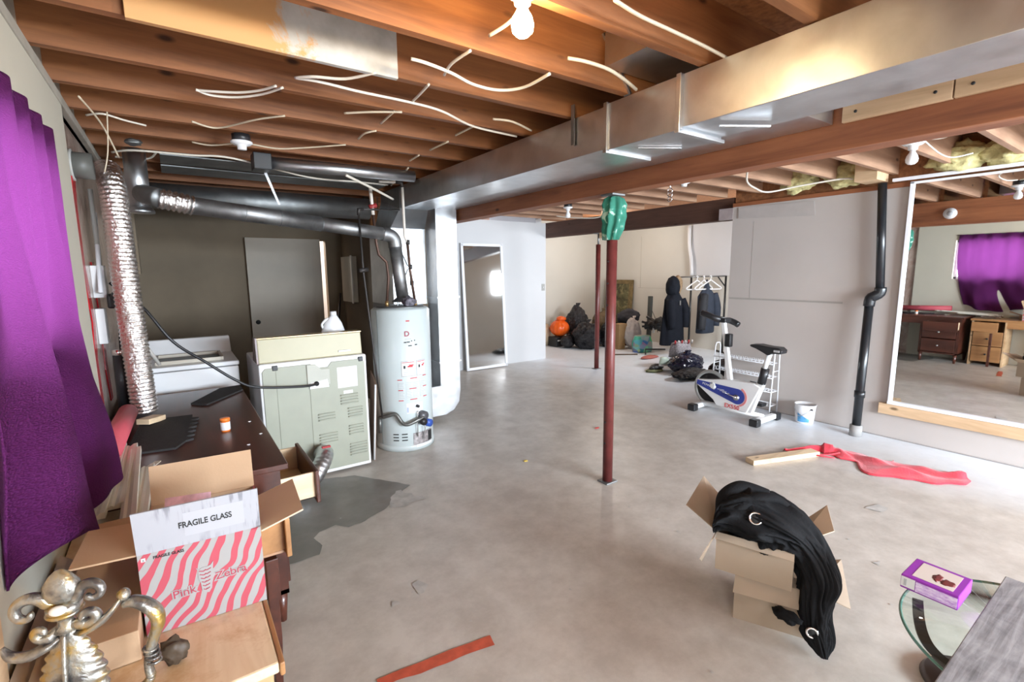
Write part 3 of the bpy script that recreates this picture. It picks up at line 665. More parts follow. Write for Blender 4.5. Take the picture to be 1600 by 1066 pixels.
# ---- gas and water pipes
IRON = plain('black_iron_pipe', (.035, .03, .028), .5, .3, .3)
COPPER = plain('tarnished_copper', (.10, .055, .04), .5, .5, .3)
PEX = plain('white_pex_pipe', (.68, .62, .55), .4)
t = thing('gas_pipe', 'thin black iron gas pipe dropping beside the dryer from a ceiling run', 'pipe', (1.32, 3.95, 0.3))
pb('drop', G().tube([(1.262, 3.95, 2.04), (1.275, 3.95, 1.55), (1.31, 3.90, .9), (1.345, 3.87, .33)], .008, 10), IRON, t)
pb('header', G().tube([(1.262, 3.95, 2.045), (1.70, 4.18, 2.09)], .008, 10), IRON, t)
pb('valve', G().tube([(1.235, 3.93, 1.56), (1.31, 3.95, 1.57)], .018, 10), IRON, t)
pb('elbow', G().tube([(1.262, 3.95, 2.0), (1.263, 3.95, 2.045), (1.305, 3.97, 2.05)], .013, 10), IRON, t)
t = thing('copper_water_pipe', 'tarnished copper pipe with a kink dropping to the left of the flue riser', 'pipe', (1.45, 4.05, 1.25))
pb('upper_pipe', G().tube([(1.40, 4.05, 2.25), (1.415, 4.05, 2.02)], .014, 10), PEX, t)
pb('pipe', G().tube([(1.415, 4.05, 2.03), (1.43, 4.05, 1.79), (1.447, 4.05, 1.694), (1.51, 4.045, 1.63), (1.515, 4.03, 1.50), (1.49, 4.03, 1.28)], .012, 10), COPPER, t)
pb('red_valve', G().tube([(1.385, 4.05, 2.08), (1.445, 4.05, 2.10)], .02, 10), plain('red_valve', (.30, .03, .03), .4), t)
t = thing('cold_water_pipe', 'white pipe with dark lower half dropping to the right side of the water heater top', 'pipe', (1.72, 4.0, 1.25))
pb('upper_pipe', G().tube([(1.66, 4.0, 2.275), (1.665, 4.0, 1.85), (1.685, 4.0, 1.80)], .012, 10), PEX, t)
pb('lower_pipe', G().tube([(1.685, 4.0, 1.82), (1.70, 4.0, 1.57), (1.73, 3.985, 1.28)], .012, 10), COPPER, t)
for z in (1.80, 1.59, 1.45): pb('fitting', G().tube([(1.69+(1.8-z)*.07, 4.0, z-.02), (1.69+(1.8-z)*.07, 4.0, z+.02)], .017, 10), IRON, t)
pb('top_elbow', G().tube([(1.66, 4.0, 2.255), (1.655, 4.0, 2.29), (1.60, 4.0, 2.295)], .017, 10), IRON, t)
pb('top_run', G().tube([(1.62, 4.0, 2.295), (1.46, 4.0, 2.285)], .012, 10), PEX, t)

# ---- left wall services: red sheathing tape, outlet, cord bundle, conduits
REDTAPE = plain('red_sheathing_tape', (.42, .012, .02), .25, 0, .2, 12)
def ribbon(pts, w, th=.004):
    g = G(); 
    for i in range(len(pts)-1):
        y0, z0 = pts[i]; y1, z1 = pts[i+1]; g.box(0, 0, 0, 0, 0, 0) if 0 else None
        g._add([(XW-.034, y0-w, z0), (XW-.034, y0+w, z0), (XW-.034, y1+w, z1), (XW-.034, y1-w, z1), (XW-.028, y0-w, z0), (XW-.028, y0+w, z0), (XW-.028, y1+w, z1), (XW-.028, y1-w, z1)], [(4, 5, 6, 7), (0, 3, 2, 1), (0, 1, 5, 4), (2, 3, 7, 6), (1, 2, 6, 5), (3, 0, 4, 7)])
    return g
tag(build('red_tape', ribbon([(3.36, 2.04), (3.30, 1.9), (3.30, 1.6), (3.40, 1.3), (3.30, 1.1), (3.32, .8)], .05), REDTAPE), 'ragged red tape running down the plastic-covered left wall', 'tape')
tag(build('red_tape', ribbon([(3.66, 1.62), (3.72, 1.35), (3.68, 1.0), (3.74, .8)], .05), REDTAPE), 'shorter red tape patch beside the white outlet box', 'tape')
t = thing('outlet_box', 'white outlet box on the left wall with black plugs beside the foil hose', 'outlet', (-.35, 3.60, 1.30))
pb('box', G().box(-.375, -.315, 3.56, 3.68, 1.42, 1.60), WHITEP, t, .004)
pb('lower_plate', G().box(-.375, -.335, 3.54, 3.66, 1.16, 1.36), WHITEP, t, .004)
pb('plug', G().box(-.315, -.26, 3.50, 3.64, 1.36, 1.44), BLACKP, t, .01)
tag(build('coiled_cord', G().tube([(-.28, 3.50, 1.42), (-.24, 3.44, 1.50), (-.25, 3.60, 1.50), (-.26, 3.66, 1.38), (-.27, 3.6, 1.2), (-.28, 3.55, .95), (-.28, 3.5, .6)], .02, 10, 6), BLACKP), 'thick black cord hanging from the outlet down behind the desk', 'cord')
t = thing('vacuum_cleaner', 'dark upright tool with silver collar standing between the left wall and the washer', 'vacuum', (-.27, 3.62, 0))
pb('tube', G().tube([(-.29, 3.50, .78), (-.285, 3.48, 1.1)], .035, 14), BLACKP, t)
pb('silver_collar', G().tube([(-.285, 3.48, 1.1), (-.285, 3.48, 1.13)], .036, 14), CHROME, t)
pb('body', G().box(-.33, -.20, 3.95, 4.07, 0.0, 1.08), BLACKP, t, .02)
tag(build('conduit', G().tube([(-.335, 3.62, 2.02), (-.335, 3.62, 1.60)], .012, 10), plain('grey_conduit', (.45, .45, .42))), 'grey conduit dropping to the white outlet box', 'conduit')
tag(build('conduit', G().tube([(-.335, 3.70, 1.90), (-.335, 3.50, 1.45)], .011, 10), WHITEM), 'slanted white conduit on the plastic-covered wall', 'conduit')
tag(build('low_shelf_block', G().box(-.37, -.20, 4.70, 4.85, 1.55, 2.3), DRYDARK), 'dim boxed corner column at the far left of the laundry', 'column')

# ---- cables (loose runs below the joists)
cab = [
 ('upper strand of the doubled white cable loop left of the snaking cable', CABLE, .0055, [(0.154, 2.594, 2.335), (0.212, 2.62, 2.33), (0.308, 2.586, 2.33), (0.399, 2.498, 2.335), (0.461, 2.375, 2.338)]),
 ('lower strand of the doubled white cable loop', CABLE, .0055, [(0.155, 2.609, 2.337), (0.211, 2.575, 2.333), (0.305, 2.53, 2.333), (0.38, 2.46, 2.335), (0.434, 2.37, 2.338)]),
 ('white cable arching from a joist hole towards the painted board end', CABLE, .006, [(0.482, 2.226, 2.335), (0.538, 2.159, 2.33), (0.651, 2.109, 2.33), (0.739, 2.0, 2.338)]),
 ('long white cable snaking right to the big duct', CABLE, .006, [(0.484, 2.226, 2.335), (0.572, 2.2, 2.33), (0.738, 2.22, 2.33), (0.978, 2.227, 2.33), (1.159, 2.26, 2.33), (1.426, 2.404, 2.333), (1.75, 2.455, 2.338)]),
 ('short cable crossing the bay above the long snaking cable', CABLE, .0055, [(0.995, 2.244, 2.337), (0.98, 2.116, 2.335), (0.968, 1.998, 2.338)]),
 ('thick drooping white cable right of the painted board', CABLE, .0065, [(0.802, 1.80, 2.335), (0.857, 1.79, 2.33), (0.982, 1.821, 2.33), (1.116, 1.876, 2.33), (1.243, 1.871, 2.33), (1.314, 1.78, 2.33), (1.322, 1.62, 2.335)]),
 ('short cable crossing behind the thick drooping cable', CABLE, .0055, [(0.976, 1.871, 2.337), (0.948, 1.752, 2.335), (0.956, 1.623, 2.338)]),
 ('curved cable entering the top of the big duct, right of the bulb', CABLE2, .007, [(1.287, 1.472, 2.335), (1.355, 1.447, 2.33), (1.478, 1.45, 2.33), (1.608, 1.486, 2.33), (1.758, 1.551, 2.338)]),
 ('short straight cable leading to the glowing bulb', CABLE, .006, [(0.953, 1.49, 2.338), (0.958, 1.364, 2.338), (.94, 1.24, 2.36)]),
 ('cable stub between joists left of the crossing cables', CABLE2, .0055, [(0.776, 2.567, 2.335), (0.881, 2.476, 2.335), (1.012, 2.402, 2.338)]),
 ('short slanting cable in the fourth bay', CABLE2, .0055, [(0.986, 2.633, 2.335), (0.976, 2.414, 2.338)]),
 ('small bent cable loop under the fifth joist bay', CABLE2, .0055, [(0.981, 2.998, 2.335), (0.969, 2.845, 2.33), (1.015, 2.785, 2.337)]),
 ('hooked cable hanging above the ceiling lamp socket', CABLE2, .005, [(0.155, 3.132, 2.335), (0.273, 3.191, 2.335), (0.426, 2.917, 2.335), (0.539, 2.781, 2.338)]),
 ('wavy pair of cables beside the lamp socket', CABLE2, .005, [(0.168, 3.605, 2.335), (0.266, 3.56, 2.32), (0.426, 3.475, 2.335), (0.598, 3.437, 2.32), (0.738, 3.386, 2.33), (0.96, 3.188, 2.338)]),
 ('cable meeting the duct edge at its middle', CABLE2, .006, [(1.453, 2.251, 2.338), (1.556, 2.224, 2.335), (1.75, 2.311, 2.338)]),
 ('long white cable stretched across the laundry under the joists', CABLE, .0065, [(-0.241, 3.988, 2.3), (-0.124, 3.856, 2.30), (0.169, 3.767, 2.29), (0.40, 3.78, 2.30), (0.898, 3.967, 2.26), (1.273, 3.97, 2.26), (1.61, 4.20, 2.30)]),
 ('short loop of cable at the left wall over the foil hose', CABLE, .006, [(-0.235, 4.126, 2.3), (-0.069, 4.084, 2.3), (-0.015, 3.944, 2.32)]),
 ('white pipe-like cable sloping down to the white water pipe', CABLE, .010, [(1.074, 3.594, 2.23), (1.35, 3.85, 2.20), (1.62, 4.12, 2.17)]),
 ('cable running along a joist above the big duct', CABLE2, .006, [(1.154, 1.111, 2.345), (1.29, 1.13, 2.345), (1.456, 1.135, 2.345), (1.648, 1.142, 2.345), (1.90, 1.172, 2.355)]),
 ('pale cable crossing the third bay left of the duct', CABLE2, .006, [(1.434, 2.625, 2.338), (1.432, 2.414, 2.338)]),
 ('pale cable crossing the fourth bay left of the duct', CABLE2, .006, [(1.459, 3.024, 2.338), (1.462, 2.776, 2.338)]),
 ('pale cable crossing the fifth bay left of the duct', CABLE2, .006, [(1.472, 3.392, 2.338), (1.457, 3.193, 2.338)]),
 ('pale cable slanting down near the furnace duct', CABLE2, .007, [(1.70, 4.35, 2.325), (1.558, 3.62, 2.338)]),
 ('thin white wire curling up from the bare bulb fixture at right', CABLE, .005, [(3.93, 1.12, 2.335), (3.973, 1.041, 2.335), (3.847, 0.959, 2.335)]),
 ('white wire running from the bulb fixture to the insulation', CABLE, .005, [(3.95, 1.133, 2.335), (4.3, 1.139, 2.30), (4.586, 1.139, 2.31), (4.704, 1.063, 2.338)]),
 ('drooping thick white cable above the right wall', CABLE, .008, [(3.842, 2.217, 2.33), (4.2, 2.42, 2.30), (4.465, 2.496, 2.28), (4.75, 2.52, 2.27), (4.9, 2.30, 2.31), (5.0, 2.01, 2.335), (5.1, 1.95, 2.335)]),
 ('thin pale wire looping at the top of the left wall', CABLE, .005, [(-0.281, 3.29, 2.335), (-0.213, 3.222, 2.335), (-0.131, 3.291, 2.335), (-0.046, 3.356, 2.338)]),
 ('slanted white strap wire crossing in front of the vent collar', CABLE2, .0045, [(-.27, 2.95, 2.33), (-.22, 3.2, 2.28), (-.18, 3.42, 2.17)]),
 ('thin wire hanging from the ceiling beside the foil hose top', CABLE2, .003, [(-.19, 3.15, 2.33), (-.21, 3.22, 2.16), (-.235, 3.25, 2.06)]),
 ('curled white cable end near the far partition ceiling', CABLE, .008, [(4.7, 5.6, 2.335), (4.85, 5.4, 2.30), (5.0, 5.1, 2.28), (5.05, 4.95, 2.32)]),
]
for lb, m_, r, pts in cab: tag(build('electrical_cable', G().tube(pts, r, 8, 6), m_), lb, 'cable')
tag(build('knob_insulator', G().blob((-.12, 3.72, 2.32), (.04, .03, .02), .3, 3, 3, 3), GALVD), 'small metal junction where cables gather over the foil hose', 'junction')

t = thing('smoke_detector', 'round white smoke alarm on the long beam, seen only in the wall mirror', 'smoke alarm', (2.56, 1.92, 2.19))
build('base', G().tube([(0, 0, 0), (.03, 0, 0)], .065, 32), WHITEP, t); build('sensor_cap', G().tube([(.03, 0, 0), (.038, 0, 0)], .03, 24), GREYINK, t)
# ---- lamps
def lampholder(label, loc, bulb=None, lit=False):
    t = thing('ceiling_lampholder', label, 'lamp', loc)
    build('junction_box', G().lathe([(0, 0), (.05, 0), (.05, -.04), (0, -.04)], (0, 0, .04), 8), BLACKP, t)
    build('porcelain_base', G().lathe([(0, 0), (.058, 0), (.058, -.008), (.045, -.018), (.026, -.022), (.024, -.045), (0, -.045)], (0, 0, 0), 28), WHITEP, t)
    if bulb: build('bulb', G().lathe([(0, -.045), (.014, -.045), (.016, -.06), (.028, -.08), (.033, -.10), (.030, -.118), (.018, -.13), (0, -.134)], (0, 0, 0), 24), bulb, t)
    return t
BULBON = emis('glowing_bulb', (1, .72, .38), 300)
t = lampholder('glowing bare bulb in a porcelain base near the top of the picture', (.905, 1.235, 2.36), BULBON)
lampholder('unlit white bulb in a porcelain base hanging below the beam at right', (3.80, 1.14, 2.305), plain('frosted_bulb', (.85, .85, .85), .2))
lampholder('white porcelain lamp base under the joists above the laundry', (.40, 3.33, 2.31))
lampholder('white porcelain lamp base partly hidden by the long beam, right of the hook', (3.88, 2.83, 2.335))
lampholder('white porcelain lamp base far back beneath the joists, left of the green cloth', (4.06, 4.62, 2.315), plain('frosted_bulb', (.85, .85, .85), .2))
point('far_area_fill', (6.9, 6.6, 2.3), 34, (1, .93, .82), .1)  # added fill light without a fixture, brightens the far storage area

# ================================================================== LEFT SIDE: CURTAIN AND DESKS
m, nt, b = new_mat('purple_knit'); v = coords(nt)
nt.links.new(ramp(nt, noise_t(nt, v, 3, 4), [(.3, (.085, .008, .075)), (.7, (.13, .018, .12))]), b.inputs['Base Color'])
b.inputs['Roughness'].default_value = .7; b.inputs['Specular IOR Level'].default_value = .2
wv = N(nt, 'ShaderNodeTexVoronoi'); wv.inputs['Scale'].default_value = 1; nt.links.new(coords(nt, (150, 130, 300), (.5, 0, 0)), wv.inputs['Vector']); bump(nt, b, wv.outputs['Distance'], .9, .008)
tr = N(nt, 'ShaderNodeBsdfTranslucent'); tr.inputs[0].default_value = (.62, .28, .62, 1); ms = N(nt, 'ShaderNodeMixShader'); ms.inputs[0].default_value = .26
nt.links.new(b.outputs[0], ms.inputs[1]); nt.links.new(tr.outputs[0], ms.inputs[2]); nt.links.new(ms.outputs[0], nt.nodes['Material Output'].inputs['Surface'])
def curtain(u, v):
    y = 2.47-1.13*u; z = 2.065-(1.145+.09*sin(pi*min(1, u*1.25)))*v
    low = max(0, v-.18)/.82
    y -= .15*low*low*(.05+.95*(1-u))*1.0
    f = sin(2*pi*(1.9*u-.45*v)+1.2)
    f2 = noise.noise(Vector((u*5, v*3, 2)))
    x = XW+.022+.012*sin(2*pi*6*u)*(1-low)+.017*low*sin(2*pi*(4.3*u-1.5*v))*min(1, u*8)+low**1.5*(.048+.068*f+.03*f2)*min(1, u*5+.12)*min(1, (1-u)*3.5+.08)
    if u < .12: z += 0
    z += .010*sin(u*23)*low
    return (x, y, max(z, .785))
cu = build('purple_curtain', G().grid(curtain, 90, 80), m, None, 0, .004)
tag(cu, 'purple knitted curtain hanging over the left window in loose folds', 'curtain')
tag(build('curtain_rod', G().tube([(XW+.012, 2.50, 2.06), (XW+.012, 1.1, 2.06)], .006, 10), GALVD), 'thin rod along the top of the purple curtain', 'rod')

# ---- dark desk (behind) with an open drawer
t = thing('dark_desk', 'dark brown wooden desk with scuffed top reaching back to the washer', 'desk', (0, 3.0, 0))
pb('desktop', G().box(-.32, .33, 2.15, 3.92, .725, .75), DARKWOOD, t, .004)
pb('apron', G().box(-.30, .30, 2.18, 3.90, .62, .725), DARKWOOD, t)
pb('pedestal', G().box(-.30, .30, 2.19, 2.22, .14, .62).box(-.30, .30, 2.66, 2.69, .14, .62).box(-.30, -.28, 2.19, 2.69, .14, .62).box(-.30, .30, 2.19, 2.69, .14, .16), DARKWOOD, t)
for z0, z1, nm in ((.17, .38, 0), (.395, .60, 1)):
    d = pb('drawer', G().box(.28, .315, 2.225, 2.655, z0, z1), DARKWOOD, t, .004); pb('knob', G().blob((.325, 2.44, (z0+z1)/2), (.012, .014, .014), 0, 1, 0, 2), GALV, d, root=t)
for (x, y) in ((.27, 2.22), (.27, 2.66), (.27, 3.86), (-.27, 2.22), (-.27, 3.86)):
    pb('leg', G().tube([(x, y, 0), (x, y, .14 if y < 3 else .64)], [.016, .028], 8), DARKWOOD, t)
pb('end_panel', G().box(-.30, .30, 3.86, 3.89, .10, .62), DARKWOOD, t)
# the open drawer: pine box, dark front
dr = pb('open_drawer', G().box(.02, .44, 2.20, 2.212, .545, .665).box(.02, .44, 2.585, 2.597, .545, .665).box(.02, .03, 2.20, 2.597, .545, .665).box(.02, .44, 2.20, 2.597, .545, .552), PALEWOODX, t, .002)
pb('drawer_front', G().box(.44, .458, 2.18, 2.62, .525, .675), DARKWOOD, dr, .004, root=t)
# things lying on the dark desk
MATF = plain('charcoal_foam_mat', (.032, .03, .03), .85, 0, .1, 30, .3, 120, spec=.3)
def puzzle_mat(label, pts, z=.751):
    return tag(build('foam_mat', G().prism(pts, z, z+.010), MATF), label, 'mat')
teeth = []
for i in range(6):
    y = 2.72+.075*i; teeth += [(-.02+.028*i*.25, y), (.012+.028*i*.25, y+.012), (.012+.028*i*.25, y+.04), (-.02+.028*i*.25, y+.052)]
puzzle_mat('dark puzzle-edged foam mat lying across the dark desk top', [(-.25, 2.66), (-.06, 2.63)]+teeth+[(0.02, 3.21), (-.21, 3.24)])
puzzle_mat('dark flat sheet at the far end of the dark desk top', [(.02, 3.50), (.10, 3.42), (.325, 3.72), (.325, 3.88), (.20, 3.86)])
t = thing('pill_bottle', 'small orange pill bottle with white label on the dark desk', 'bottle', (.152, 2.80, .75))
OR = plain('orange_translucent_plastic', (.80, .20, .03), .3, 0, .02)
build('bottle_body', G().lathe([(0, 0), (.020, 0), (.021, .004), (.021, .055), (0, .055)], (0, 0, 0), 20), OR, t)
build('bottle_label', G().lathe([(.0215, .008), (.0222, .009), (.0222, .048), (.0215, .049)], (0, 0, 0), 20), WHITEINK, t)
build('cap', G().lathe([(0, .054), (.023, .054), (.023, .068), (0, .069)], (0, 0, 0), 20), OR, t)
tag(build('wood_offcut', G().box(-.06, .06, -.035, .035, 0, .028, Matrix.Translation((-.165, 3.17, .762)) @ Matrix.Rotation(.95, 4, 'Z') @ Matrix.Rotation(.08, 4, 'Y')), PALEWOODX, None, .002), 'white-edged wood offcut at the foot of the foil hose', 'wood')
tag(build('wood_shim', G().box(-.03, .03, -.012, .012, 0, .004, Matrix.Translation((-.135, 2.47, .7515)) @ Matrix.Rotation(1.2, 4, 'Z')), plain('grey_shim', (.55, .47, .38), .7)), 'small pale shim lying near the edge of the dark desk', 'wood')
for x, y, lb in [(.20, 2.40, 'white paint chip nearest the front edge of the dark desk top'), (.22, 2.50, 'second white paint chip from the front edge of the dark desk top'), (.29, 2.64, 'white paint chip at the right edge of the dark desk top above the open drawer'), (.27, 2.9, 'white paint chip on the dark desk top right of the pill bottle')]:
    tag(build('paint_chip', G().blob((x, y, .752), (.008, .006, .002), .4, 3, 1, 2), WHITEINK), lb, 'chip', 'paint chips on the dark desk')
tag(build('foam_roll', G().tube([(-.272, 2.45, .85), (-.262, 3.22, .822)], .043, 28), plain('pink_red_foam', (.55, .09, .12), .6, 0, .05)), 'long pink-red foam roll lying along the left wall behind the curtain', 'roll')
# white mouldings lying along the wall
MOULD = plain('cream_moulding_paint', (.72, .69, .61), .45, 0, .05, 8)
for i, (x0, x1, y0, y1, z, r, lb) in enumerate([
        (-.270, -.255, 1.95, 2.66, .772, .0, 'cream moulding strip nearest the wall in the pile by the curtain'),
        (-.225, -.215, 2.0, 2.62, .775, 0, 'second cream moulding strip in the pile by the curtain'),
        (-.185, -.200, 1.86, 2.55, .778, 0, 'cream moulding strip with ragged end beside the curtain pile'),
        (-.160, -.150, 1.80, 2.34, .760, 0, 'cream moulding strip lying closest to the dark desk top')]):
    a = Vector((x0, y0, z)); c = Vector((x1, y1, z+.02)); d = (c-a).normalized(); L = (c-a).length
    M_ = frame_M(a, d, Vector((0, 0, 1)).cross(d))
    g = G().prism([(-.022, 0), (.022, 0), (.022, .010), (.012, .016), (.004, .011), (-.008, .020), (-.022, .022)], 0, L, 'x', M_)
    tag(build('moulding_strip', g, MOULD, None, .0015), lb, 'moulding')
for i, (x, y0, y1, lb) in enumerate([(-.315, .95, 1.75, 'brownish moulding running along the wall under the curtain'), (-.285, .93, 1.55, 'narrow brown strip of moulding behind the ornate finial')]):
    tag(build('moulding_strip', G().prism([(x-.014, .745), (x+.012, .745), (x+.012, .752), (x+.002, .762), (x-.014, .775)], y0, y1, 'y'), plain('tan_moulding', (.42, .33, .25), .5), None, .0015), lb, 'moulding')

# ---- pine desk (near)
t = thing('pine_desk', 'light pine desk with stained top in the left foreground', 'desk', (-.1, 1.55, 0))
m, nt, b = new_mat('stained_pine_top'); v = coords(nt)
f = noise_t(nt, coords(nt, (14, 1.2, 14)), 1.0, 6, .65, .5); c = ramp(nt, f, [(.3, (.60, .42, .25)), (.7, (.76, .62, .44))])
c = mix(nt, ramp(nt, noise_t(nt, v, 6, 6, .7), [(.50, (0, 0, 0)), (.66, (.8, .8, .8))]), c, (.50, .29, .14))
nt.links.new(c, b.inputs['Base Color']); b.inputs['Roughness'].default_value = .32; b.inputs['Coat Weight'].default_value = .3; b.inputs['Coat Roughness'].default_value = .2
PINETOP = m
pb('desktop', G().box(-.335, .112, 1.04, 2.11, .705, .73), PINETOP, t, .005)
pb('top_border', G().box(.112, .122, 1.035, 2.115, .70, .731), PINEZ, t, .003)
pb('side_panel', G().box(-.33, .10, 2.08, 2.10, 0, .705), PINE, t)
pb('side_panel', G().box(-.33, .10, 1.70, 1.72, 0, .705), PINE, t)
pb('side_panel', G().box(-.33, .10, 1.05, 1.07, 0, .705), PINE, t)
pb('apron', G().box(.085, .10, 1.07, 1.70, .60, .705), PINEZ, t)
pb('back_panel', G().box(-.33, -.32, 1.70, 2.10, .05, .70), PINEZ, t)
for z0, z1 in ((.06, .30), (.31, .535)):
    d = pb('drawer', G().box(.09, .108, 1.73, 2.07, z0, z1), PINEZ, t, .004); pb('knob', G().blob((.118, 1.90, (z0+z1)/2), (.012, .014, .014), 0, 1, 0, 2), INK, d, root=t)
dr = pb('open_drawer', G().box(-.1, .245, 1.80, 1.815, .555, .68).box(-.1, .245, 2.04, 2.055, .555, .68).box(-.1, .245, 1.80, 2.055, .555, .562), PINEZ, t, .002)
pb('drawer_front', G().box(.245, .262, 1.77, 2.07, .545, .69), PINEZ, dr, .003, root=t)
tag(build('dark_table_leg', G().prism([(.18, 0), (.205, 0), (.215, .2), (.215, .35), (.222, .36), (.222, .52), (.18, .52)], 1.83, 1.86, 'y'), DARKWOOD, None, .003), 'narrow dark wooden leg standing under the open pine drawer', 'leg')
tag(build('wall_plank', G().quad((-.33, 1.24, .735), (-.33, .62, .735), (-.335, .70, 1.35), (-.335, 1.30, 1.35), .01), PALEWOOD), 'pale plank against the wall left of the curtain', 'board')

# ---- zebra box (open glassware carton)
m, nt, b = new_mat('zebra_print'); v = coords(nt, (1, 1, 1), (0, radians(-30), 0))
wv = N(nt, 'ShaderNodeTexWave', wave_type='BANDS', bands_direction='X'); wv.inputs['Scale'].default_value = 11.5; wv.inputs['Distortion'].default_value = 7.5
wv.inputs['Detail'].default_value = 1.2; wv.inputs['Detail Scale'].default_value = .9; wv.inputs['Detail Roughness'].default_value = .35; nt.links.new(v, wv.inputs['Vector'])
nt.links.new(ramp(nt, wv.outputs['Fac'], [(0, (.40, .06, .085)), (.47, (.30, .287, .28))], 'CONSTANT'), b.inputs['Base Color']); b.inputs['Roughness'].default_value = .6
ZEBRA = m
BW, BD, BH = .245, .27, .20
t = thing('glassware_carton', 'open pink zebra-striped carton reading FRAGILE GLASS on the pine desk', 'box', (0, 1.285, .731), (0, 0, radians(-4)))
th = .004
build('carton_front', G().box(-BW/2, BW/2, 0, th, 0, BH), ZEBRA, t)
build('carton_side', G().box(-BW/2, -BW/2+th, th, BD-th, 0, BH), CARD, t)
build('carton_side', G().box(BW/2-th, BW/2, th, BD-th, 0, BH), ZEBRA, t)
build('carton_back', G().box(-BW/2, BW/2, BD-th, BD, 0, BH), CARD, t)
build('carton_bottom', G().box(-BW/2+th, BW/2-th, th, BD-th, 0, .004), CARD, t)
m, nt, b = new_mat('white_scuffed_flap'); v = coords(nt, (1, 1, 1))
vv = noise_t(nt, coords(nt, (95, 95, 9)), 1.0, 3, .6); vm = noise_t(nt, v, 7, 3)
c = mix(nt, mix(nt, 1, ramp(nt, vv, [(.50, (0, 0, 0)), (.60, (1, 1, 1))]), ramp(nt, vm, [(.44, (0, 0, 0)), (.58, (.8, .8, .8))]), 'MULTIPLY'), (.355, .355, .385), (.13, .13, .15))
nt.links.new(c, b.inputs['Base Color']); b.inputs['Roughness'].default_value = .6
FLAPW = m
fl = build('front_flap', G().box(-BW/2, BW/2, -.004, 0, .0, .105), FLAPW, t); fl.location = (0, .002, BH); fl.rotation_euler = (radians(8), 0, 0)
text('flap_lettering', 'FRAGILE GLASS', .021, frame_M((.012, -.0045, .052), (1, 0, 0.0), (0, 0, 1)), INK, fl, .0004, True, .74)
build('flap_print_panel', G().box(-.03, .09, -.0043, -.004, .022, .082), plain('flap_white', (.385, .385, .415), .55, 0, .01), fl)
text('carton_lettering', 'FRAGILE GLASS', .0095, frame_M((-.065, -.0006, BH-.014), (1, 0, 0), (0, 0, 1)), INK, t, .0004, True, .9)
build('check_box', G().box(-.116, -.108, -.001, 0, BH-.018, BH-.010), WHITEINK, t)
text('check_mark', 'x', .009, frame_M((-.112, -.0014, BH-.014), (1, 0, 0), (0, 0, 1)), INK, t, .0003)
lx = build('zebra_emblem', G().prism([(-.018, .135), (-.012, .128), (-.006, .132), (.006, .132), (.012, .134), (.018, .142), (.016, .125), (.017, .105), (.012, .088), (.010, .075), (.004, .066), (-.006, .068), (-.010, .078), (-.011, .095), (-.015, .110), (-.014, .125)], -.0012, 0, 'y'), plain('zebra_pale', (.31, .295, .29), .6), t)
g = G()
for i in range(6):
    z = .075+i*.0095; w = .006+.0012*i
    g.tube([(-w, -.0016, z+.003), (-w*.3, -.0016, z), (0, -.0016, z+.002)], .0011, 5, 3); g.tube([(w, -.0016, z+.004), (w*.3, -.0016, z+.001), (0, -.0016, z+.003)], .0011, 5, 3)
build('emblem_stripes', g, PINKINK, lx)
text('brand_word', 'Pink', .027, frame_M((-.044, -.0012, .083), (1, 0, .06), (0, 0, 1)), PINKINK, t, .0005, False)
text('brand_word_outline', 'Pink', .027, frame_M((-.0447, -.0007, .0825), (1, 0, .06), (0, 0, 1)), plain('zebra_pale', (.31, .295, .29), .6), t, .0004, True, 1, .09)
text('brand_word', 'Zebra', .027, frame_M((.052, -.0012, .102), (1, 0, .06), (0, 0, 1)), PINKINK, t, .0005, False)
text('brand_word_outline', 'Zebra', .027, frame_M((.0513, -.0007, .1015), (1, 0, .06), (0, 0, 1)), plain('zebra_pale', (.31, .295, .29), .6), t, .0004, True, 1, .09)
fl = build('back_flap', G().box(-BW/2, BW/2, 0, .004, 0, .115), CARD, t); fl.location = (0, BD-.004, BH-.01); fl.rotation_euler = (radians(-18), 0, 0)
fl = build('left_flap', G().box(-.115, 0, 0, BD-.09, -.004, 0), CARD, t); fl.location = (-BW/2, .004, BH); fl.rotation_euler = (0, radians(2), 0)
fl = build('right_flap', G().box(0, .10, -.03, .18, -.004, 0), CARDIN, t); fl.location = (BW/2, .0, BH+.002); fl.rotation_euler = (0, radians(-17), 0)
tag(build('pink_leaflet', G().box(-.05, .05, -.001, .001, 0, .10, Matrix.Translation((-.03, 1.38, .905)) @ Matrix.Rotation(radians(-14), 4, 'Z') @ Matrix.Rotation(radians(-30), 4, 'X')), plain('pink_print_paper', (.80, .50, .62), .5, 0, .3, 30)), 'pink and white patterned leaflet sticking out of the zebra carton', 'paper')
tag(build('packed_contents', G().box(-.10, .10, 1.31, 1.53, .737, .86), CARD2, None, .004), 'plain cardboard insert sitting inside the zebra carton', 'box')
# low cardboard pieces beside it
t = thing('flat_carton', 'flattened brown cardboard carton lying left of the zebra carton', 'box', (-.2, 1.45, .731))
pb('panel', G().box(-.27, -.128, 1.22, 1.62, .731, .80), CARD, t, .002)
pb('flap', G().quad((-.27, 1.62, .80), (-.128, 1.62, .80), (-.13, 1.74, .84), (-.26, 1.74, .84), .004), CARD, t)
m, nt, b = new_mat('clear_film'); b.inputs['Base Color'].default_value = (.8, .7, .62, 1); b.inputs['Transmission Weight'].default_value = .85; b.inputs['Roughness'].default_value = .2; b.inputs['IOR'].default_value = 1.1
bump(nt, b, noise_t(nt, coords(nt), 22, 3), .6, .02)
tag(build('plastic_film', G().grid(lambda u, v: (-.20+.26*u, 1.80+.26*v, .745+.035*noise.noise(Vector((u*3, v*3, 4)))+.012), 16, 16), m, None, 0, .002), 'crumpled clear plastic film lying behind the zebra carton', 'film')

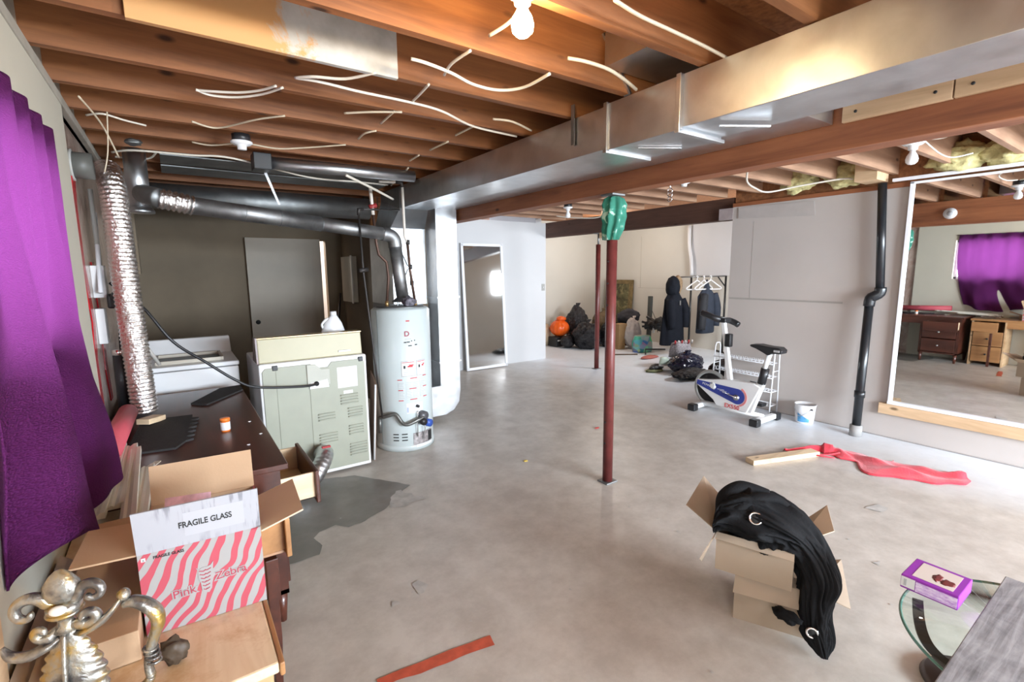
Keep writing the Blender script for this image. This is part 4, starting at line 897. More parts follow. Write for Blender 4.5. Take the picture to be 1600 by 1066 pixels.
# ---- ornate silver and gold finial
m, nt, b = new_mat('antique_silver_gilt'); v = coords(nt)
nt.links.new(ramp(nt, noise_t(nt, v, 16, 4, .6), [(.40, (.13, .12, .115)), (.52, (.34, .325, .29)), (.62, (.42, .28, .08))]), b.inputs['Base Color'])
b.inputs['Metallic'].default_value = .75; b.inputs['Roughness'].default_value = .26; bump(nt, b, noise_t(nt, v, 55, 5, .6, 1), .5, .005)
ORN = m
t = thing('ornate_finial', 'ornate silver-gilt scrolled finial with leaf body in the left foreground', 'ornament', (-.215, 1.12, .731), (0, 0, radians(-14)))
def leaf(u, v):
    a = 2*pi*u; zz = .01+.175*v; w = .052*sin(pi*min(1, .16+.80*v))**.8*(1-.25*v)
    rb = 1+.07*sin(v*58+abs(cos(a))*5)*abs(cos(a))+.05*cos(a*2)
    return (w*cos(a)*rb, .55*w*sin(a)*(1-.25*abs(cos(a*1.0))**6), zz)
build('leaf_body', G().grid(leaf, 48, 70), ORN, t)
build('midrib', G().tube([(0, -.030, .02), (0, -.034, .08), (0, -.026, .14), (0, -.014, .18)], .004, 8, 4), ORN, t)
build('collar', G().lathe([(.010, .178), (.020, .182), (.014, .192), (.012, .205), (.020, .214), (.026, .222), (.026, .230), (.018, .236)], (0, 0, 0), 28), ORN, t)
build('beading', G().ring((0, 0, .217), (0, 0, 1), .024, .004, 24, 6), ORN, t)
build('cabochon', G().blob((0, -.022, .231), (.013, .008, .009), 0, 1, 0, 3), plain('pearl_white', (.75, .72, .68), .15, .2), t)
build('bud', G().lathe([(.010, .232), (.024, .242), (.029, .256), (.027, .27), (.016, .287), (.006, .296), (0, .298)], (0, 0, 0), 24, None, 1, .7), ORN, t)
def scroll(name, pts, rs, fl=.6): build(name, G().tube(pts, rs, 12, 6, fl), ORN, t)
def curl(c, R, turns, a0, sgn, y=0, n=18):
    return [(c[0]+R*(1-i/n*.8)*cos(a0+sgn*2*pi*turns*i/n), y-.01*i/n, c[1]+R*(1-i/n*.8)*sin(a0+sgn*2*pi*turns*i/n)) for i in range(n+1)]
scroll('upper_scroll', [(-.006, 0, .232), (-.02, -.004, .238)]+curl((-.048, .232), .026, .9, .6, 1, -.004), [.008, .010]+[.011-.006*i/18 for i in range(19)], 1)
scroll('upper_scroll', [(.006, 0, .232), (.02, -.004, .24)]+curl((.046, .246), .020, .9, 2.6, -1, -.004), [.008, .010]+[.010-.005*i/18 for i in range(19)], 1)
scroll('side_scroll', [(-.008, 0, .186), (-.022, -.006, .178)]+curl((-.03, .19), .016, .8, -1.2, -1, -.008), [.008, .009]+[.009-.004*i/18 for i in range(19)], 1)
scroll('side_scroll', [(.008, 0, .186), (.02, -.006, .190)]+curl((.036, .205), .018, .9, -2.2, 1, -.008), [.009, .011]+[.011-.005*i/18 for i in range(19)], 1)
scroll('leaf_arm', [(.012, 0, .170), (.03, -.008, .175), (.055, -.01, .188), (.075, -.008, .208), (.085, -.004, .222)], [.007, .014, .014, .010, .004], .5)
build('ball_tip', G().blob((.088, 0, .225), (.011, .011, .012), 0, 1, 0, 3), ORN, t)
scroll('outer_arm', [(.085, 0, .205), (.10, 0, .208), (.118, 0, .198), (.133, 0, .178), (.136, 0, .155), (.128, 0, .13), (.118, 0, .10), (.112, 0, .07), (.114, 0, .045)], [.008, .013, .015, .016, .015, .012, .012, .009, .010], .8)
scroll('outer_arm', [(-.012, 0, .168), (-.03, -.006, .158), (-.055, -.01, .15), (-.08, -.008, .155), (-.092, -.004, .172)], [.008, .012, .012, .010, .004], .7)
for i in range(4): build('wrapped_band', G().ring((.1185+.001*i, 0, .104-.009*i), (.15, 0, 1), .011, .003, 16, 6), ORN, t)
scroll('lower_arm', [(.114, 0, .045), (.105, 0, .03), (.085, 0, .02), (.05, 0, .016), (.02, 0, .012)], [.010, .012, .011, .010, .010], .8)
build('base', G().lathe([(0, 0), (.06, 0), (.06, .006), (.045, .012), (.02, .018), (0, .02)], (0, 0, 0), 28, None, 1, .6), ORN, t)
tag(build('dark_ornament_scrap', G().blob((-.07, 1.17, .757), (.026, .016, .026), .5, 4, 8, 3), plain('dull_brown_scrap', (.06, .04, .025), .6)), 'small dark lump of moulding between the finial and the zebra carton', 'scrap')

# ================================================================== RIGHT WALL
m, nt, b = new_mat('mirror_glass'); b.inputs['Base Color'].default_value = (.90, .92, .92, 1); b.inputs['Metallic'].default_value = 1; b.inputs['Roughness'].default_value = .012; MIR = m
t = thing('wall_mirror', 'large white-framed mirror on the right wall reflecting the desks and purple curtain', 'mirror', (5.22, .7, .335))
pb('glass', G().box(5.222, 5.230, -.12, 1.53, .35, 2.245), MIR, t)
for nm, a in (('frame_side', (5.205, 5.238, 1.525, 1.555, .335, 2.26)), ('frame_side', (5.205, 5.238, -.15, -.12, .335, 2.26)), ('frame_bottom', (5.195, 5.240, -.15, 1.555, .325, .352)), ('frame_top', (5.205, 5.238, -.15, 1.555, 2.245, 2.262))):
    pb(nm, G().box(*a), WHITEM, t, .003)
tag(build('mirror_top_rail', G().box(5.13, 5.165, -.15, 1.66, 2.272, 2.297), WHITEM, None, .003), 'white metal rail running just above the wall mirror', 'rail')
tag(build('mirror_support_board', G().box(5.21, 5.248, -.15, 1.62, .225, .323), PALEWOOD, None, .003), 'pale knotty board fixed along the wall under the big mirror', 'board')
t = thing('drain_pipe', 'black drain pipe running down the right wall with an offset joint', 'pipe', (5.15, 1.72, 0))
pb('upper_pipe', G().tube([(5.18, 1.745, 2.275), (5.18, 1.685, 1.34)], .034, 20), BLACKPIPE, t)
pb('offset_joint', G().tube([(5.18, 1.683, 1.37), (5.18, 1.685, 1.32), (5.165, 1.72, 1.29), (5.16, 1.745, 1.27), (5.16, 1.752, 1.20)], .045, 18, 3), BLACKPIPE, t)
pb('lower_pipe', G().tube([(5.16, 1.75, 1.22), (5.085, 1.735, .02)], .036, 20), BLACKPIPE, t)
pb('coupling', G().tube([(5.112, 1.741, .42), (5.109, 1.740, .36)], .043, 20), BLACKPIPE, t)
pb('grey_floor_stub', G().tube([(5.083, 1.735, .0), (5.084, 1.735, .10)], .05, 20), plain('concrete_collar', (.35, .34, .33), .8), t)
tag(build('plastic_flap', G().quad((5.243, 3.1, 2.10), (5.243, 2.30, 2.06), (5.243, 2.32, 2.20), (5.243, 3.1, 2.22), .004), plain('hazy_poly', (.50, .46, .44), .35, 0, .06, 5)), 'hazy plastic strip taped along the top of the right wallboard', 'plastic')
for i, (y0, z0, y1, z1) in enumerate([(2.92, 1.22, 2.92, 2.05), (3.16, 1.22, 2.0, 1.205)]):
    g = G().box(5.2485, 5.2505, min(y0, y1)-.002, max(y0, y1)+.002, min(z0, z1)-.002, max(z0, z1)+.002)
    struct('trim_%d' % (4+i), g, plain('board_joint_grey', (.40, .37, .34), .9))
for i, (a, c) in enumerate([((7.15, 1.15), (7.15, 2.25)), ((7.2, 1.15), (5.2, 1.15)), ((5.88, 1.41), (3.2, 1.41))]):
    struct('trim_%d' % (6+i), G().box(8.396, 8.401, min(a[0], c[0])-.004, max(a[0], c[0])+.004, min(a[1], c[1])-.004, max(a[1], c[1])+.004), plain('cream_joint', (.55, .52, .46), .9))
struct('wall_far_end_white', G().box(8.38, 8.402, 3.1, 5.88, 1.42, ZC), DRYWHITE)
tag(build('white_vent_pipe', G().tube([(8.34, 5.92, 2.38), (8.33, 5.90, 2.0), (8.32, 5.84, 1.72), (8.33, 5.82, 1.42)], .035, 14, 4), WHITEP), 'white pipe running down the far cream wall beside the clothes rack', 'pipe')

# partition wall things
t = thing('leaning_mirror', 'tall narrow dusty mirror leaning on the pale partition wall', 'mirror', (4.0, 6.47, 0))
def lp(x, z, d=0): return (x, 6.45+.12*z/1.98+d, z)
m, nt, b = new_mat('dusty_mirror'); b.inputs['Base Color'].default_value = (.78, .80, .81, 1); b.inputs['Metallic'].default_value = 1
r = N(nt, 'ShaderNodeMapRange'); r.inputs[3].default_value = .05; r.inputs[4].default_value = .07; nt.links.new(ramp(nt, noise_t(nt, coords(nt, (1, 1, .5)), 6, 6, .7), [(.4, (0, 0, 0)), (.75, (1, 1, 1))]), r.inputs[0]); nt.links.new(r.outputs[0], b.inputs['Roughness'])
pb('glass', G().quad(lp(3.64, .04), lp(4.36, .04), lp(4.35, 1.94), (lp(3.64, 1.94)), -.006), m, t)
g = G()
for a, c in (((3.62, .01), (3.66, 1.97)), ((4.34, .01), (4.38, 1.97)), ((3.62, .01), (4.38, .05)), ((3.62, 1.93), (4.38, 1.97))):
    g.quad(lp(a[0], a[1], -.012), lp(c[0], a[1], -.012), lp(c[0], c[1], -.012), lp(a[0], c[1], -.012), -.02)
pb('frame', g, WHITEM, t, .002)
t = thing('light_switch', 'small grey switch plate at the right end of the pale partition wall', 'switch', (5.245, 6.6, 1.2))
build('plate', G().box(-.035, .035, -.006, 0, 0, .115), plain('grey_plate', (.40, .39, .37)), t, .002); build('toggle', G().box(-.006, .006, -.014, -.006, .045, .068), WHITEP, t)

# ================================================================== EXERCISE BIKE
t = thing('exercise_bike', 'white exercise bike with blue panel reading EX550 by the right wall', 'exercise bike', (4.76, 2.76, 0))
WB = plain('white_bike_paint', (.82, .82, .82), .3, 0, .02)
pb('front_foot', G().box(4.62, 4.95, 3.09, 3.15, .018, .07), WB, t, .01)
pb('rear_foot', G().box(4.62, 4.98, 2.39, 2.45, .018, .07), WB, t, .01)
for y in (3.12, 2.42):
    for x0, x1 in ((4.55, 4.63), (4.94, 5.02)): pb('foot_cap', G().box(x0, x1, y-.045, y+.045, 0, .075), BLACKP, t, .012)
pb('main_beam', G().tube([(4.76, 3.12, .065), (4.76, 2.43, .065)], .028, 14), WB, t)
pb('wheel_rim', G().ring((4.775, 3.03, .245), (1, 0, 0), .182, .022, 48, 10), plain('rim_grey', (.40, .41, .40), .35, .4), t)
pb('flywheel', G().tube([(4.762, 3.03, .245), (4.79, 3.03, .245)], .172, 40), BLACKP, t)
pb('shroud', G().prism([(3.185, .325), (3.19, .28), (2.97, .135), (2.93, .08), (2.585, .075), (2.46, .36), (2.53, .395), (2.82, .385), (3.05, .345)], 4.722, 4.80, 'x'), WB, t, .008)
def tear(c, R, tip, w, n=26):
    pts = []; a0 = math.atan2(tip[1]-c[1], tip[0]-c[0])
    for i in range(n+1):
        a = a0+pi/2-.1+(pi+.2)*i/n; pts.append((c[0]+R*cos(a), c[1]+R*sin(a)))
    d = Vector((cos(a0+pi/2), sin(a0+pi/2))); pts.append((tip[0]-d.x*w, tip[1]-d.y*w)); pts.append((tip[0]+d.x*w, tip[1]+d.y*w)); return pts
pn = pb('blue_panel', G().prism(tear((2.695, .225), .082, (3.17, .30), .024), 4.7185, 4.7225, 'x'), plain('bike_blue', (.035, .055, .30), .35), t)
g = G()
for i in range(14):
    a0 = radians(180-62+i*9.5); a1 = a0+radians(9.5)
    f = lambda R, a: (2.695+R*cos(a), .225+R*sin(a))
    g.prism([f(.088, a0), f(.108, a0), f(.108, a1), f(.088, a1)], 4.7190, 4.7225, 'x')
pb('pink_arc', g, plain('faded_red', (.72, .25, .25), .5), t)
def bike_text(body, y, z, size, m_, tilt, nm, par, sx=1): 
    o = text(nm, body, size, frame_M((4.7175, y, z), (0, -1, tilt), (0, 0, 1)), m_, par, .0005, True, sx, .012)
    o.data.transform(Matrix.Translation(-t.location)); return o
bike_text('EX550', 2.745, .105, .062, plain('bright_red', (.65, .03, .04), .5), -.02, 'model_lettering', t)
bike_text('POWER', 3.03, .283, .032, WHITEINK, -.18, 'brand_lettering', pn, 1.3)
bike_text('M-FIT', 3.13, .297, .014, WHITEINK, -.14, 'small_lettering', pn) if 0 else None
pb('white_figure', G().blob((4.718, 2.975, .285), (.002, .035, .035), .6, 4, 5, 3), WHITEINK, pn, root=t)
for i in range(3): pb('white_dash', G().box(4.717, 4.7185, 2.84-.03*i, 2.92-.03*i, .262-.012*i, .267-.012*i), WHITEINK, pn, root=t)
c_ = pb('crank', G().tube([(4.70, 2.695, .215), (4.722, 2.695, .215)], .030, 20), GALV, t)
pb('crank_arm', G().tube([(4.702, 2.695, .215), (4.702, 2.82, .245)], .007, 8), CHROME, c_, root=t)
pb('pedal', G().box(4.86, 4.95, 2.50, 2.60, .13, .165), BLACKP, t, .006)
pb('steering_column', G().prism([(2.775, .37), (2.835, .38), (2.935, .99), (2.89, .99)], 4.738, 4.782, 'x'), WB, t, .008)
pb('console_display', G().box(4.70, 4.82, 2.86, 2.98, .985, 1.035, Matrix.Translation((0, 0, 0))), BLACKP, t, .01)
pb('handlebar', G().tube([(4.66, 3.11, 1.075), (4.66, 3.04, 1.06), (4.68, 2.96, 1.03), (4.76, 2.92, 1.01), (4.83, 2.89, 1.0), (4.85, 2.84, .98), (4.85, 2.80, .96)], .032, 14, 5), BLACKP, t)
pb('display_face', G().box(4.71, 4.80, 2.90, 2.96, 1.034, 1.038), GREYINK, t)
pb('tension_box', G().box(4.725, 4.79, 2.81, 2.875, .73, .87), BLACKP, t, .012)
pb('rear_strut', G().prism([(2.625, .06), (2.545, .06), (2.43, .41), (2.50, .42)], 4.735, 4.79, 'x'), WB, t, .01)
pb('clamp', G().tube([(4.76, 2.47, .40), (4.76, 2.44, .56)], .040, 16), BLACKP, t)
pb('clamp_lever', G().tube([(4.72, 2.50, .41), (4.69, 2.55, .42)], .006, 8), BLACKP, t)
pb('seat_post', G().tube([(4.76, 2.455, .54), (4.76, 2.405, .72)], .025, 16), WB, t)
pb('seat', G().prism([(2.58, .772), (2.585, .79), (2.50, .80), (2.40, .79), (2.30, .79), (2.265, .765), (2.27, .73), (2.36, .725), (2.40, .70), (2.44, .72), (2.52, .755)], 4.70, 4.82, 'x'), BLACKP, t, .02)
pb('seat_badge', G().box(4.695, 4.70, 2.285, 2.34, .745, .765), GREYINK, t)

# ---- white wire rack behind the bike
t = thing('wire_shelf_rack', 'white wire shelf rack standing between the exercise bike and the wall', 'shelf rack', (5.12, 2.86, 0))
for y in (2.52, 3.20):
    pb('end_frame', G().tube([(5.05, y, 0), (5.09, y, .66), (5.11, y, .70), (5.17, y, .70), (5.19, y, .66), (5.21, y, 0)], .008, 8), WHITEM, t)
    for z in (.10, .25, .47): pb('end_rung', G().tube([(5.065, y, z), (5.20, y, z)], .005, 6), WHITEM, t)
for z in (.10, .25, .40, .55):
    g = G().tube([(5.06, 2.52, z), (5.06, 3.20, z)], .004, 6).tube([(5.20, 2.52, z), (5.20, 3.20, z)], .004, 6)
    n = 16
    for i in range(n): y = 2.54+.66*i/n; g.tube([(5.06, y, z), (5.055, y+.01, z+.045), (5.055, y+.03, z+.045), (5.06, y+.04, z)], .0025, 5); g.tube([(5.06, y, z), (5.20, y, z)], .0025, 5)
    pb('shelf', g, WHITEM, t)

# ---- paint bucket, lumber, red cloth
t = thing('paint_bucket', 'white paint bucket with a blue label standing by the right wall', 'bucket', (5.125, 2.20, 0))
build('pail', G().lathe([(0, 0), (.078, 0), (.082, .008), (.095, .185), (.095, .19), (.090, .19), (.076, .014), (0, .014)], (0, 0, 0), 36), WHITEP, t)
build('rim', G().ring((0, 0, .188), (0, 0, 1), .095, .005, 36, 8), WHITEP, t)
build('lid', G().lathe([(0, .165), (.087, .165), (.087, .17), (0, .17)], (0, 0, 0), 28), plain('pale_lid', (.6, .62, .66), .5), t)
build('bail_ear', G().tube([(-.055, -.082, .155), (-.062, -.09, .155)], .010, 12), BLACKP, t)
build('bail_wire', G().tube([(-.062, -.09, .155), (-.11, -.03, .10), (-.11, .02, .09), (-.06, .08, .155)], .003, 6, 4), GALV, t)
g = G(); n = 10; vs = []
for i in range(n+1):
    a = radians(160+70*i/n); h = .08*(1-.75*i/n)
    for rr in (.001, .003):
        for z in (.02, .03+h): R = .0815+(z/.19)*.014+rr; vs.append((R*cos(a), R*sin(a), z))
fs = []
for i in range(n): o = i*4; q = o+4; fs += [(o+2, q+2, q+3, o+3), (o, o+1, q+1, q), (o, q, q+2, o+2), (o+1, o+3, q+3, q+1)]
build('blue_label', g._add(vs, fs+[(0, 2, 3, 1), (n*4, n*4+1, n*4+3, n*4+2)]), plain('label_blue', (.10, .34, .62), .5, 0, .3, 30), t)
tag(build('lumber_block', G().box(0, .66, -.045, .045, 0, .04, RZ(math.atan2(-.22, .63), (3.655, 1.95, .001))), PALEWOODX, None, .003), 'short pale lumber piece lying on the floor at the tip of the red cloth', 'lumber')
RC = plain('red_cloth_fabric', (.66, .035, .06), .8, 0, .1, 20, .3, 80, sheen=.3)
spine = [(4.13, 1.90), (4.28, 1.84), (4.42, 1.76), (4.45, 1.66), (4.46, 1.58), (4.45, 1.45), (4.42, 1.30), (4.45, 1.18), (4.50, 1.05), (4.60, .93), (4.66, .88)]
wid = [.03, .045, .07, .11, .10, .14, .19, .17, .16, .12, .05]
P_, W_ = spline([Vector((x, y, 0)) for x, y in spine], wid, 8)
def redc(u, v):
    i = min(len(P_)-1, int(u*(len(P_)-1)+.5)); p = P_[i]; q = P_[min(i+1, len(P_)-1)]-P_[max(i-1, 0)]; nrm = Vector((-q.y, q.x, 0)).normalized()
    s = v*2-1; e = 1+.5*noise.noise(Vector((u*11, s*1.2, 1)))
    h = .006+.045*max(0, noise.noise(Vector((u*7, s*1.6, 7)))+.15)*(1-abs(s)**2)+.03*(1-abs(s))*abs(sin(u*8+s*2))
    if .22 < u < .3: h += .03*(1-abs(s))
    r = p+nrm*(s*W_[i]*e); return (r.x, r.y, h)
tag(build('red_cloth', G().grid(redc, 80, 16), RC, None, 0, .004), 'crumpled bright red cloth lying on the concrete floor', 'cloth')
tag(build('red_cloth_strap', G().tube([(4.30, 1.60, .012), (4.24, 1.66, .02), (4.25, 1.72, .012), (4.32, 1.66, .014), (4.40, 1.60, .03)], .014, 8, 4, .4), RC), 'small looped red strap at the near side of the red cloth', 'strap')

# ================================================================== STACKED BOXES WITH BLACK CURTAIN
def carton(label, loc, ang, w, d, h, m_, name='cardboard_box'):
    t = thing(name, label, 'box', loc, (0, 0, ang)); th = .004
    build('front_panel', G().box(-w/2, w/2, 0, th, 0, h), m_, t)
    build('back_panel', G().box(-w/2, w/2, d-th, d, 0, h), m_, t)
    build('side_panel', G().box(-w/2, -w/2+th, th, d-th, 0, h), m_, t); build('side_panel', G().box(w/2-th, w/2, th, d-th, 0, h), m_, t)
    build('bottom_panel', G().box(-w/2+th, w/2-th, th, d-th, 0, th), m_, t)
    return t
t = carton('plain cardboard box on the floor, lower of the stacked pair by the glass table', (1.99, .928, 0), radians(-63), .29, .27, .215, CARD2)
build('front_flap', G().quad((-.145, 0, .213), (.145, 0, .213), (.15, -.035, .145), (-.15, -.035, .145), .004), CARD2, t)
build('top_flap', G().box(-.143, .143, .003, .267, .212, .216), CARD2, t)
build('right_flap', G().quad((.147, .02, .213), (.147, .26, .213), (.27, .27, .25), (.30, .13, .11), .004), CARD2, t)
t = carton('open cardboard box overflowing with black curtain, upper of the stacked pair', (1.935, .99, .218), radians(-68.5), .30, .28, .175, CARD2)
build('front_flap', G().quad((-.15, 0, .174), (.15, 0, .174), (.152, -.028, .150), (-.150, -.028, .158), .004), CARD2, t)
build('left_flap', G().quad((-.15, .0, .175), (-.15, .28, .175), (-.285, .34, .275), (-.30, .06, .235), .004), CARD2, t)
build('right_flap', G().quad((.15, .08, .175), (.15, .28, .175), (.25, .33, .27), (.28, .16, .235), .004), CARDIN, t)
build('left_corner_flap', G().quad((-.153, .0, .165), (-.153, .06, .165), (-.20, -.03, .03), (-.20, -.075, .065), .004), CARD2, t)
build('back_flap', G().quad((-.15, .28, .175), (.15, .28, .175), (.15, .34, .22), (-.15, .34, .22), .004), CARDIN, t)
tag(build('white_container', G().lathe([(0, 0), (.035, 0), (.035, .16), (.025, .175), (0, .175)], (2.02, 1.0, .226), 18), WHITEP), 'white container peeking out under the black curtain in the upper box', 'container')
BC = plain('black_curtain_fabric', (.005, .005, .006), .85, 0, .3, 20, .25, 120, spec=.22)
inw = Vector((.93, .366, 0)); ee = Vector((.366, -.93, 0)); UZ = Vector((0, 0, 1))
keys = [((1.885, 1.145, .425), inw*.03, UZ*.03), ((1.925, 1.155, .445), inw*.09, UZ*.05), ((1.98, 1.15, .46), inw*.14, UZ*.075), ((2.04, 1.09, .465), inw*.16, UZ*.095),
        ((2.07, 1.00, .455), inw*.15, UZ*.095), ((2.09, .91, .43), inw*.13, UZ*.07+ee*.03), ((2.10, .85, .38), inw*.10, UZ*.03+ee*.065), ((2.09, .80, .29), inw*.07, ee*.075),
        ((2.06, .785, .20), inw*.055, ee*.056), ((2.035, .77, .13), inw*.05, ee*.05), ((2.01, .745, .07), inw*.04, ee*.048), ((1.985, .712, .02), inw*.012, ee*.016)]
kc, _ = spline([Vector(k[0]) for k in keys], [1]*len(keys), 16); ka, _ = spline([k[1] for k in keys], [1]*len(keys), 16); kb, _ = spline([k[2] for k in keys], [1]*len(keys), 16)
def drape(u, v):
    i = min(len(kc)-1, int(round(v*(len(kc)-1)))); a = 2*pi*u
    nz = noise.noise(Vector((cos(a)*2.2+v*2, sin(a)*2.2, v*5)))
    q = 1+.10*sin(a*6+v*7+nz*5)*min(1, .3+v)+.30*noise.noise(Vector((cos(a)*1.8, sin(a)*1.8, v*7)))-.34*abs(noise.noise(Vector((cos(a)*3.5, sin(a)*3.5, v*9+nz*2))))+.09
    p = kc[i]+(ka[i]*cos(a)+kb[i]*sin(a))*q; return (p.x, p.y, max(.004, p.z))
g = G().grid(drape, 150, len(kc)-1)
bc = build('black_curtain', g, BC, None, 0, .003)
tag(bc, 'black grommet curtain spilling over the stacked boxes down to the floor', 'curtain')
def grom(c, ax, R=.022):
    o = build('grommet', G().ring(Vector(c)-bc.location, ax, R, .005, 28, 8), CHROME, bc)
    o2 = build('grommet_hole', G().tube([Vector(c)-bc.location-Vector(ax).normalized()*.002, Vector(c)-bc.location+Vector(ax).normalized()*.001], R*.85, 20), INK, bc)
grom((1.925, .985, .505), (-.80, -.40, .42), .023); grom((1.975, .755, .10), (-.93, -.45, .1), .019)
ev = Vector(bc.location)
for pts, rr in (([(1.90, 1.10, .475), (1.93, 1.07, .515), (1.99, 1.04, .545), (2.07, .99, .55), (2.11, .93, .51)], [.02, .034, .036, .03, .02]), ([(1.885, 1.13, .42), (1.905, 1.12, .475), (1.96, 1.14, .53), (2.05, 1.12, .56), (2.13, 1.04, .54)], [.02, .035, .04, .035, .02]), ([(1.94, .96, .455), (1.97, .93, .475), (2.03, .89, .465), (2.06, .83, .40), (2.06, .80, .30)], [.015, .028, .032, .03, .018])):
    build('fabric_fold', G().tube([Vector(p)-ev for p in pts], rr, 14, 8, .75), BC, bc)
tag(build('curtain_corner', G().blob((1.945, .845, .135), (.03, .055, .02), .5, 4, 9, 3), BC), 'folded black cloth corner sticking out beside the lower box', 'cloth')

# ================================================================== GLASS TABLE
m, nt, b = new_mat('table_glass')
tb = N(nt, 'ShaderNodeBsdfTransparent'); tb.inputs[0].default_value = (.90, .96, .94, 1); gb = N(nt, 'ShaderNodeBsdfGlossy'); gb.inputs['Roughness'].default_value = .03; gb.inputs[0].default_value = (1, 1, 1, 1)
fr = N(nt, 'ShaderNodeFresnel'); fr.inputs[0].default_value = 1.4; ms = N(nt, 'ShaderNodeMixShader'); ge = N(nt, 'ShaderNodeNewGeometry'); iv = N(nt, 'ShaderNodeMath', operation='SUBTRACT'); iv.inputs[0].default_value = 1; nt.links.new(ge.outputs['Backfacing'], iv.inputs[1]); mu = N(nt, 'ShaderNodeMath', operation='MULTIPLY'); nt.links.new(iv.outputs[0], mu.inputs[0]); nt.links.new(fr.outputs[0], mu.inputs[1]); nt.links.new(mu.outputs[0], ms.inputs[0]); nt.links.new(tb.outputs[0], ms.inputs[1]); nt.links.new(gb.outputs[0], ms.inputs[2]); nt.links.new(ms.outputs[0], nt.nodes['Material Output'].inputs['Surface'])
TG = m
t = thing('glass_table', 'low round glass table with curved dark metal legs at the bottom right', 'table', (2.02, .11, 0))
build('glass_top', G().lathe([(0, .410), (.380, .410), (.380, .420), (0, .420)], (0, 0, 0), 96), TG, t)
build('glass_edge', G().ring((0, 0, .415), (0, 0, 1), .381, .0045, 96, 8), plain('green_glass_edge', (.10, .22, .18), .15), t)
DM = plain('dark_bronze_metal', (.07, .06, .055), .4, .6, .1)
def band(pts, w, h=.006):
    P, _ = spline([Vector(p) for p in pts], [1]*len(pts), 8); g = G(); vs = []
    for i, p in enumerate(P):
        q = P[min(i+1, len(P)-1)]-P[max(i-1, 0)]; s = q.cross(UZ)
        s = s.normalized()*w/2 if s.length > 1e-6 else Vector((w/2, 0, 0)); k = q.cross(s).normalized()*h/2
        vs += [p-s-k, p+s-k, p+s+k, p-s+k]
    n = len(P); fs = [(0, 3, 2, 1), (4*n-4, 4*n-3, 4*n-2, 4*n-1)]
    for i in range(n-1):
        for j in range(4): fs.append((4*i+j, 4*i+(j+1) % 4, 4*i+4+(j+1) % 4, 4*i+4+j))
    return g._add(vs, fs, False)
for k in range(3):
    g = band([(.01, .35, .40), (-.093, .318, .398), (-.172, .286, .396), (-.222, .251, .394), (-.25, .205, .392), (-.25, .15, .38), (-.22, .11, .33), (-.16, .08, .18), (-.09, .05, .05), (0, .03, .006)], .030)
    for v in g.bm.verts: v.co = Matrix.Rotation(radians(-118*k), 3, 'Z') @ v.co
    build('leg', g, DM, t)
build('ring_brace', G().ring((0, 0, .19), (0, 0, 1), .20, .008, 48, 8), DM, t)
build('foot_disc', G().lathe([(0, 0), (.12, 0), (.125, .004), (.12, .01), (0, .012)], (0, 0, 0), 40), DM, t)
tag(build('dark_round_stool_base', G().lathe([(0, 0), (.14, 0), (.145, .01), (.13, .03), (.03, .035), (0, .035)], (2.28, .36-.02, .0), 44), plain('dark_brown_disc', (.06, .045, .042), .35, .3, .1)), 'dark brown round disc on the floor beneath the glass table edge', 'disc')
t = thing('purple_carton', 'flat purple and white printed box lying on the glass table', 'box', (2.11, .435, .421))
PU = plain('purple_print', (.26, .03, .36), .4, 0, .06)
M0 = RZ(radians(0))
build('box_body', G().box(-.08, .08, -.078, .078, 0, .050), PU, t, .003)
m, nt, b = new_mat('lilac_brushed_print'); v = coords(nt)
nt.links.new(ramp(nt, noise_t(nt, coords(nt, (1, 10, 30)), 4, 5, .7), [(.35, (.45, .22, .62)), (.6, (.78, .66, .86))]), b.inputs['Base Color']); b.inputs['Roughness'].default_value = .4
build('side_print', G().box(-.0815, -.080, -.075, .035, .006, .042), m, t)
build('white_panel', G().box(-.0815, -.080, .037, .076, .008, .044), WHITEINK, t); build('nutrition_table', G().box(-.083, -.0815, .060, .068, .014, .038), GREYINK, t)
build('top_picture', G().box(-.062, .062, -.058, .052, .050, .0508), plain('pale_picture', (.62, .55, .50), .35, 0, .03), t)
ch = plain('cherry_brown', (.16, .03, .03), .3, 0, .3, 60)
build('printed_treats', G().blob((-.01, -.005, .0512), (.026, .012, .0006), .6, 4, 2, 3).blob((-.022, -.035, .0512), (.022, .020, .0006), .4, 4, 4, 3), ch, t)
# greyscale wood-look canvas
m, nt, b = new_mat('grey_woodgrain_print'); v = coords(nt)
f1 = noise_t(nt, coords(nt, (4, 55, 1), (0, 0, .45)), 1.0, 6, .65, .8); f2 = noise_t(nt, v, 5, 5, .6, 1)
c = ramp(nt, f1, [(.3, (.07, .07, .075)), (.48, (.20, .20, .21)), (.68, (.42, .42, .44))]); c = mix(nt, .45, c, ramp(nt, f2, [(.35, (.10, .10, .11)), (.65, (.48, .48, .50))]))
nt.links.new(c, b.inputs['Base Color']); b.inputs['Roughness'].default_value = .35
tag(build('canvas_print', G().box(1.50, 2.37, -.38, .305, .4215, .442), m, None, .003), 'grey wood-grain patterned board lying on the glass table', 'canvas')

